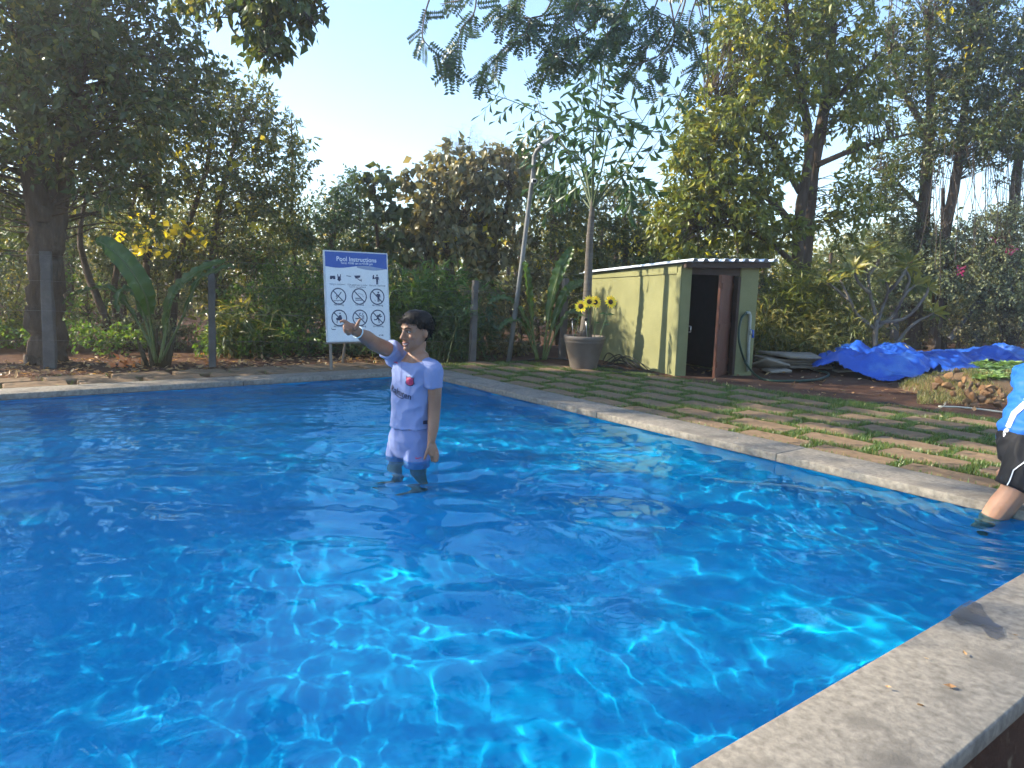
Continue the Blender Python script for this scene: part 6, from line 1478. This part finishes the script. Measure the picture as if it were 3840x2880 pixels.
P_.limb([bp(1560, 1650, -.035), bp(1562, 1690, -.045), bp(1563, 1738, -.055), bp(1564, 1800, -.055)], [.070, .067, .064, .062], Vector((0, -1, 0)), 1.0, 5, cut=True)
shorts = link("shorts", P_.skin("shorts", .005, 3, folds), M_SHORTS, boy); shorts.cycles.is_caustics_receiver = True
# collar
gq = Geo(); cp = []
for t in np.linspace(0, 2 * math.pi, 25):
    c = bp(1562, 1356, -.014) + lat * (.066 * math.cos(t)) + fwd * (.060 * math.sin(t)) + Vector((0, 0, -.030 * max(0, math.sin(t)) ** 3 + .018 * max(0, -math.sin(t)) + .008)); cp.append(c)
gq.tube(cp, .006, 6, cap=False); link("collar", gq.mesh("collar"), M_SHIRT, shirt)
# eyes, brows, mouth, hair
for sgn in (-1, 1):
    L_ = Lofts(); L_.ball(hp_(sgn * .0265, .0655, .006), .0135, .0105, .0058, hl, hf, hu); e = link("eye", L_.skin("eye", .002, 1), M_EYEW, boy)
    L_ = Lofts(); L_.ball(hp_(sgn * .0265 - .001, .0735, .006), .0065, .0038, .0062, hl, hf, hu); link("iris", L_.skin("iris", .0015, 1), M_HAIR, e)
    gq = Geo(); gq.tube(catmull([hp_(sgn * .012, .0805, .022), hp_(sgn * .028, .0775, .027), hp_(sgn * .045, .066, .021)], 4), [.0028, .0034, .0018], 6); link("eyebrow", gq.mesh("eyebrow"), M_HAIR, boy)
    gq = Geo(); gq.tube(catmull([hp_(sgn * .013, .0745, .0065), hp_(sgn * .0265, .0765, .0135), hp_(sgn * .041, .0655, .0065)], 4), .0018, 5); link("eyelid", gq.mesh("eyelid"), M_HAIR, boy)
gq = Geo(); gq.tube(catmull([hp_(-.026, .066, -.050), hp_(-.012, .0775, -.051), hp_(0, .0795, -.052), hp_(.012, .0775, -.051), hp_(.026, .066, -.050)], 4), [.0025, .0042, .0045, .0042, .0025], 8); link("upper_lip", gq.mesh("upper_lip"), M_LIP, boy)
gq = Geo(); gq.tube(catmull([hp_(-.024, .066, -.052), hp_(-.012, .0755, -.063), hp_(0, .0775, -.065), hp_(.012, .0755, -.063), hp_(.024, .066, -.052)], 4), [.0025, .0042, .0048, .0042, .0025], 8); link("lower_lip", gq.mesh("lower_lip"), M_LIP, boy)
gq = Geo(); gq.tube(catmull([hp_(-.019, .069, -.0545), hp_(0, .0775, -.0565), hp_(.019, .069, -.0545)], 4), [.003, .0052, .003], 8); link("teeth", gq.mesh("teeth"), M_TEETH, boy)
# hair cap following the skull, short back and sides, fringe to the left
HRI = [(z * HS, w * HS, f_ * HS, b_ * HS) for z, w, f_, b_ in HR]
def skull(th, z):
    zz = [q[0] for q in HRI]; w = np.interp(z, zz, [q[1] for q in HRI]); f_ = np.interp(z, zz, [q[2] for q in HRI]); b_ = np.interp(z, zz, [q[3] for q in HRI])
    ct, st = math.cos(th), math.sin(th); q = (abs(ct) ** 2.25 + abs(st) ** 2.25) ** (-1 / 2.25)
    return w * ct * q, (f_ + b_) / 2 + (f_ - b_) / 2 * st * q
vv = []; nth, nz = 64, 22; ff = []
for i in range(nz + 1):
    for j in range(nth):
        th = 2 * math.pi * j / nth; st = math.sin(th)
        lo = np.interp(st, [-1, -.6, -.25, .08, .35, .5, .62, 1.0], [-.055, -.050, -.004, .020, .016, .034, .046, .050]) + .004 * math.sin(j * 2.3) * (st > .5)
        u = i / nz; z = lo + (.093 - lo) * u; x, y = skull(th, min(z, .0925))
        th_ = .0012 + .0125 * min(1, u * 2.2) ** .7 + .004 * mnoise.noise((x * 60, y * 60, z * 25)); sc = 1 if i < nz else .02
        k = 1 + th_ / max(.02, math.hypot(x, y - (-.006))); 
        lift = max(0, (z - .06) / .033) ** 1.5 * .020 if z > .06 else 0
        vv.append(list(hp_(x * k * sc, (-.006 + (y + .006) * k) * (sc if i == nz else 1), z + lift)))
for i in range(nz):
    for j in range(nth): k = (j + 1) % nth; ff.append((i * nth + j, i * nth + k, (i + 1) * nth + k, (i + 1) * nth + j))
hm = mesh_np("hair", vv, ff, True)
hair = link("hair", hm, M_HAIR, boy); so = hair.modifiers.new("t", 'SOLIDIFY'); so.thickness = .0025; so.offset = 0
gs_ = Geo(); p0 = []; p1 = []
for k in range(900):
    th = rng.uniform(0, 2 * math.pi); st = math.sin(th); lo = np.interp(st, [-1, -.3, .1, .35, .6, 1], [-.045, .0, .022, .02, .046, .05]); z = rng.uniform(lo, .085); x, y = skull(th, z); k2 = 1 + .012 / math.hypot(x, y)
    a_ = hp_(x * k2, y * k2, z + .004); b2 = a_ + (hl * rng.normal() * .4 + hf * (st * .5 + rng.normal() * .3) + hu * (-.8 + rng.normal() * .4)).normalized() * rng.uniform(.012, .028) + (a_ - head_c).normalized() * .006; p0.append(list(a_)); p1.append(list(b2))
gs_.sticks(p0, p1, .0016, .0005); hs = link("hair_strands", gs_.mesh("hair_strands"), M_HAIR, hair); hs["kind"] = "stuff"
# wristband
gq = Geo(); wb = wrR.lerp(hb(1332, 1240, .03), .25); ax_ = (hb(1314, 1229) - wrR).normalized(); X_ = ax_.cross(Vector((0, 0, 1))).normalized(); Y_2 = X_.cross(ax_)
gq.tube([wb + X_ * math.cos(t) * .0265 + Y_2 * math.sin(t) * .028 for t in np.linspace(0, 2 * math.pi, 25)], .0035, 6, cap=False); link("wristband", gq.mesh("wristband"), plain("band_white", (0.6, 0.72, 0.76), .4), boy)
# prints on shirt and shorts, wrapped onto the cloth
def bvh_of(o):
    me = o.data; return BVHTree.FromPolygons([v.co.copy() for v in me.vertices], [tuple(p.vertices) for p in me.polygons])
def decal(name, flat, bv, org, X, Z, direction, mat, parent, off=.0028):
    v, f = flat.get(); P2 = []; dep = []
    for x, y in v:
        o_ = org + X * x + Z * y - direction * .35
        h_ = bv.ray_cast(o_, direction)
        P2.append(list(h_[0] + h_[1] * off if h_[0] is not None else o_ + direction * .3)); dep.append(h_[3] if h_[0] is not None else 1e6)
    dep = np.array(dep); f = np.array([t for t in f if max(dep[list(t)]) < 1e5 and np.ptp(dep[list(t)]) < .05], int).reshape(-1, 3)
    me = mesh_np(name, P2, f, False); return link(name, me, mat, parent)
def dense(flat, n=2):
    v, f = flat.get(); bm = bmesh.new(); vs = [bm.verts.new((x, y, 0)) for x, y in v]
    for t in f:
        try: bm.faces.new([vs[i] for i in t])
        except ValueError: pass
    bmesh.ops.subdivide_edges(bm, edges=bm.edges[:], cuts=n); bmesh.ops.triangulate(bm, faces=bm.faces[:]); bm.verts.index_update()
    r = Flat(); r.add(np.array([(q.co.x, q.co.y) for q in bm.verts]), np.array([tuple(q.index for q in fc.verts) for fc in bm.faces])); bm.free(); return r
bs = bvh_of(shirt); bq = bvh_of(shorts); up_ = Vector((0, 0, 1))
chest = bp(1535, 1462, 0)
side_dir = (Vector((chest.x, chest.y, 0)) - Vector((0, 0, 0))).normalized()
pd = (side_dir * .55 - fwd * .45).normalized()                     # between the view and his own front
Xd = Vector((-pd.y, pd.x, 0)) * -1 if Vector((-pd.y, pd.x, 0)).x < 0 else Vector((-pd.y, pd.x, 0)); Xd = Xd.normalized()
txt = Flat().text("Rakuten", 0, 0, .046, .0008, rot=R(-13), sx=.90); txt.line([(-.040, -.011), (-.012, -.021)], .005).line([(-.016, -.021), (.022, -.026)], .004)
decal("lettering", dense(txt, 1), bs, bp(1524, 1465), Xd, up_, pd, M_PRINT, shirt)
cr_ = [(-.020, .023), (-.012, .017), (0, .022), (.012, .017), (.022, .020), (.018, .006), (.021, -.010), (.014, -.019), (0, -.024), (-.014, -.019), (-.021, -.010), (-.018, .006)]
decal("crest_edge", dense(Flat().poly([(x * 1.12, y * 1.1) for x, y in cr_]), 2), bs, bp(1567, 1419), Xd, up_, pd, M_PRINT, shirt, .0026)
decal("crest", dense(Flat().poly([(x * .9, y * .9) for x, y in cr_]), 2), bs, bp(1567, 1419), Xd, up_, pd, M_PINKP, shirt, .0040)
cst = Flat()
for x in (-.010, .0, .010): cst.line([(x, .002), (x, -.013)], .0028)
cst.line([(-.015, .004), (.015, .004)], .0025); cst.line([(0, .016), (0, .006)], .0025)
decal("crest_detail", dense(cst, 1), bs, bp(1567, 1419), Xd, up_, pd, plain("crest_red", (0.30, 0.02, 0.07), .5), shirt, .0052)
sw = [(-.022, .004), (-.020, .0), (-.014, -.002), (.022, -.006), (-.010, .002), (-.015, .004), (-.020, .008)]
decal("chest_mark", dense(Flat().poly([(-.020, .008), (-.019, .000), (-.010, -.001), (.022, -.008), (-.010, .005)]), 2), bs, bp(1496, 1358), Xd, up_, pd, M_PINKP, shirt)
decal("hem_tag", dense(Flat().poly([(-.017, .010), (.017, .010), (.017, -.010), (-.017, -.010)]), 3), bs, bp(1596, 1573), Xd, up_, side_dir, M_PRINT, shirt)
decal("shorts_mark", dense(Flat().poly([(-.016, .010), (-.018, .000), (-.010, -.004), (.018, .004), (.010, .006), (-.008, .002), (-.012, .004)]), 2), bq, bp(1569, 1700), Xd, up_, side_dir, M_PINKP, shorts)
# placket line down the shirt front
decal("placket", dense(Flat().line([(0, .05), (.001, .0), (.006, -.05)], .0022), 4), bs, bp(1526, 1395), Xd, up_, pd, plain("seam", (0.10, 0.13, 0.36), .8), shirt, .0018)

# ---------------------------------------------------------------- child climbing out at the right edge
CY = 2.98
def cp_(px, py, d=0.0): return at(px, py, CY + d)
child = tag(empty("person", Vector((cp_(3720, 1950).x, CY, -.3))), "child in blue and white shirt and black shorts climbing out at the right edge", "person")
C_ = Lofts()
hipc = cp_(3868, 1640, .02); chc = cp_(3935, 1450, .10); ndir = (chc - hipc).normalized()
cl_ = Vector((.35, -.94, 0)).normalized(); cf_ = ndir.cross(cl_).normalized()
T2 = [(hipc - ndir * .06, .098, .092), (hipc, .105, .100), (hipc.lerp(chc, .35), .098, .092), (hipc.lerp(chc, .7), .104, .092), (chc, .112, .090), (chc + ndir * .07, .10, .075), (chc + ndir * .11, .055, .05)]
C_.loft([(c, cl_ * a, cf_ * b) for c, a, b in T2], 20, 2.2)
hd2 = chc + ndir * .25 + Vector((.06, .02, 0))
C_.limb([chc + ndir * .09, chc + ndir * .15 + Vector((.02, 0, 0)), hd2 - Vector((.0, 0, .05))], [.05, .042, .042], Vector((0, -1, 0)))
C_.ball(hd2, .070, .085, .10, Vector((0, 1, 0)), Vector((1, 0, 0))); C_.ball(hd2 + Vector((.035, 0, -.03)), .05, .055, .065, Vector((0, 1, 0)), Vector((1, 0, 0))); C_.ball(hd2 + Vector((.092, 0, -.012)), .012, .012, .016)
C_.ball(hd2 + Vector((-.005, -.068, -.01)), .016, .008, .026); C_.ball(hd2 + Vector((-.005, .068, -.01)), .016, .008, .026)
# near leg trailing in the water
C_.limb([cp_(3862, 1680, -.03), cp_(3838, 1770, -.05), cp_(3800, 1845, -.05), cp_(3760, 1895, -.03), cp_(3715, 1955, .0), cp_(3690, 2010, .02)], [.072, .064, .052, .054, .046, .034], Vector((0, -1, 0)), 1.0, 6)
ank = cp_(3690, 2010, .02); C_.limb([ank, ank + Vector((-.02, .02, -.06)), ank + Vector((.0, .03, -.14))], [.034, .03, .018], Vector((0, -1, 0)), .8)
# other leg knelt on the coping
kn = Vector((hipc.x + .30, hipc.y + .22, .17)); C_.limb([hipc + Vector((.03, .05, -.03)), hipc.lerp(kn, .6) + Vector((0, 0, .03)), kn], [.075, .064, .05], Vector((0, 0, 1)))
C_.limb([kn, kn + Vector((-.02, .05, -.04)), kn + Vector((-.16, .12, -.055))], [.05, .046, .032], Vector((0, 0, 1)))
# arms reaching down to the stones
for sgn, dx in ((-1, .0), (1, .06)):
    s_ = chc + ndir * .04 + cl_ * (.105 * -sgn); hnd = Vector((chc.x + .26 + dx, chc.y + .10 * sgn + .12, .085)); C_.limb([s_, s_.lerp(hnd, .45) + Vector((.05, 0, .0)), s_.lerp(hnd, .9), hnd], [.046, .036, .026, .026], Vector((0, -1, 0)))
    for q in range(5):
        C_.limb([hnd, hnd + Vector((.03, .012 * (q - 2), -.004)), hnd + Vector((.065 - .006 * abs(q - 2), .018 * (q - 2), -.010))], [.011, .009, .006], Vector((0, 0, 1)), 1.0, 3, 8)
cb = link("body", C_.skin("body", .005, 4), M_SKIN2, child); cb.cycles.is_caustics_receiver = True
M_CSH = noisy("child_shirt", [(0.3, (0.010, 0.095, 0.42)), (0.7, (0.018, 0.13, 0.50))], scale=5, rough=.6, bump=.1, bscale=200, dist=.001)
M_CSW = plain("shirt_white", (0.66, 0.68, 0.72), .7); M_CBK = noisy("black_shorts", [(0.3, (0.005, 0.0055, 0.008)), (0.7, (0.009, 0.0095, 0.013))], scale=8, rough=.7, bump=.2, bscale=120, dist=.002)
K_ = Lofts()
def folds2(p): return folds(p) * 1.3 + .004 * math.sin(p.z * 95 + p.x * 30)
K_.loft([(hipc - ndir * .005, cl_ * .126, cf_ * .124)] + [(c, cl_ * (a + .018), cf_ * (b + .020)) for c, a, b in T2[1:6]], 22, 2.2)
for sgn in (-1, 1):
    s_ = chc + ndir * .04 + cl_ * (.105 * sgn); K_.limb([chc + ndir * .03, s_, s_ + Vector((.07, .03 * -sgn, -.09))], [.06, .062, .056], Vector((0, -1, 0)))
csh = link("shirt", K_.skin("shirt", .007, 5, folds2), M_CSH, child)
Q_ = Lofts(); Q_.loft([(hipc - ndir * .075, cl_ * .112, cf_ * .108), (hipc - ndir * .02, cl_ * .116, cf_ * .112), (hipc + ndir * .05, cl_ * .108, cf_ * .104)], 20, 2.2)
Q_.limb([cp_(3862, 1680, -.03), cp_(3838, 1765, -.05), cp_(3810, 1828, -.05)], [.090, .082, .076], Vector((0, -1, 0)), cut=True)
Q_.limb([hipc + Vector((.03, .05, -.03)), hipc.lerp(kn, .5) + Vector((0, 0, .03)), hipc.lerp(kn, .75) + Vector((0, 0, .02))], [.088, .080, .072], Vector((0, 0, 1)))
csr = link("shorts", Q_.skin("shorts", .006, 3, folds), M_CBK, child)
bc_, bk_ = bvh_of(csh), bvh_of(csr); vd = Vector((cp_(3800, 1600).x, CY, -.35)).normalized(); Xv = Vector((vd.y, -vd.x, 0)).normalized()
def px_flat(pts, c): # outline given in photo pixels, around c, in metres at the child's depth
    k = CY / FPX; return [((x - c[0]) * k, -(y - c[1]) * k) for x, y in pts]
for pts in ([(3862, 1420), (3842, 1420), (3826, 1505), (3796, 1548), (3772, 1650), (3786, 1652), (3812, 1556), (3846, 1512)], [(3768, 1500), (3756, 1530), (3752, 1560), (3758, 1590), (3764, 1560), (3776, 1514)]):
    decal("stripe", dense(Flat().poly(px_flat(pts, (3800, 1550))), 3), bc_, cp_(3800, 1550), Xv, up_, vd, M_CSW, csh, .004)
decal("piping", dense(Flat().line(px_flat([(3842, 1690), (3830, 1720), (3802, 1752), (3794, 1795), (3784, 1828)], (3800, 1750)), .004), 3), bk_, cp_(3800, 1750), Xv, up_, vd, M_CSW, csr, .004)
# hair
H2 = Lofts(); H2.ball(hd2 + Vector((-.016, 0, .018)), .078, .088, .092, Vector((0, 1, 0)), Vector((1, 0, 0))); link("hair", H2.skin("hair", .006, 3, lambda p: .003 * mnoise.noise(p * 60)), M_HAIR, child)
# ================================================================== sunlit hazy air
HTOP = 7.4
hz = Geo(); hz.box((0, 0, HTOP / 2 - .75), 420, 420, HTOP + 1.5)
M_HAZE, nt, out = new_mat("haze")
pvn = N(nt, "ShaderNodeVolumePrincipled"); pvn.inputs["Color"].default_value = (1.0, 0.97, 0.92, 1); pvn.inputs["Density"].default_value = 0.0062; pvn.inputs["Anisotropy"].default_value = 0.7
nt.links.new(pvn.outputs[0], out.inputs["Volume"])
tag(link("haze", hz.mesh("haze", False), M_HAZE), kind="stuff")
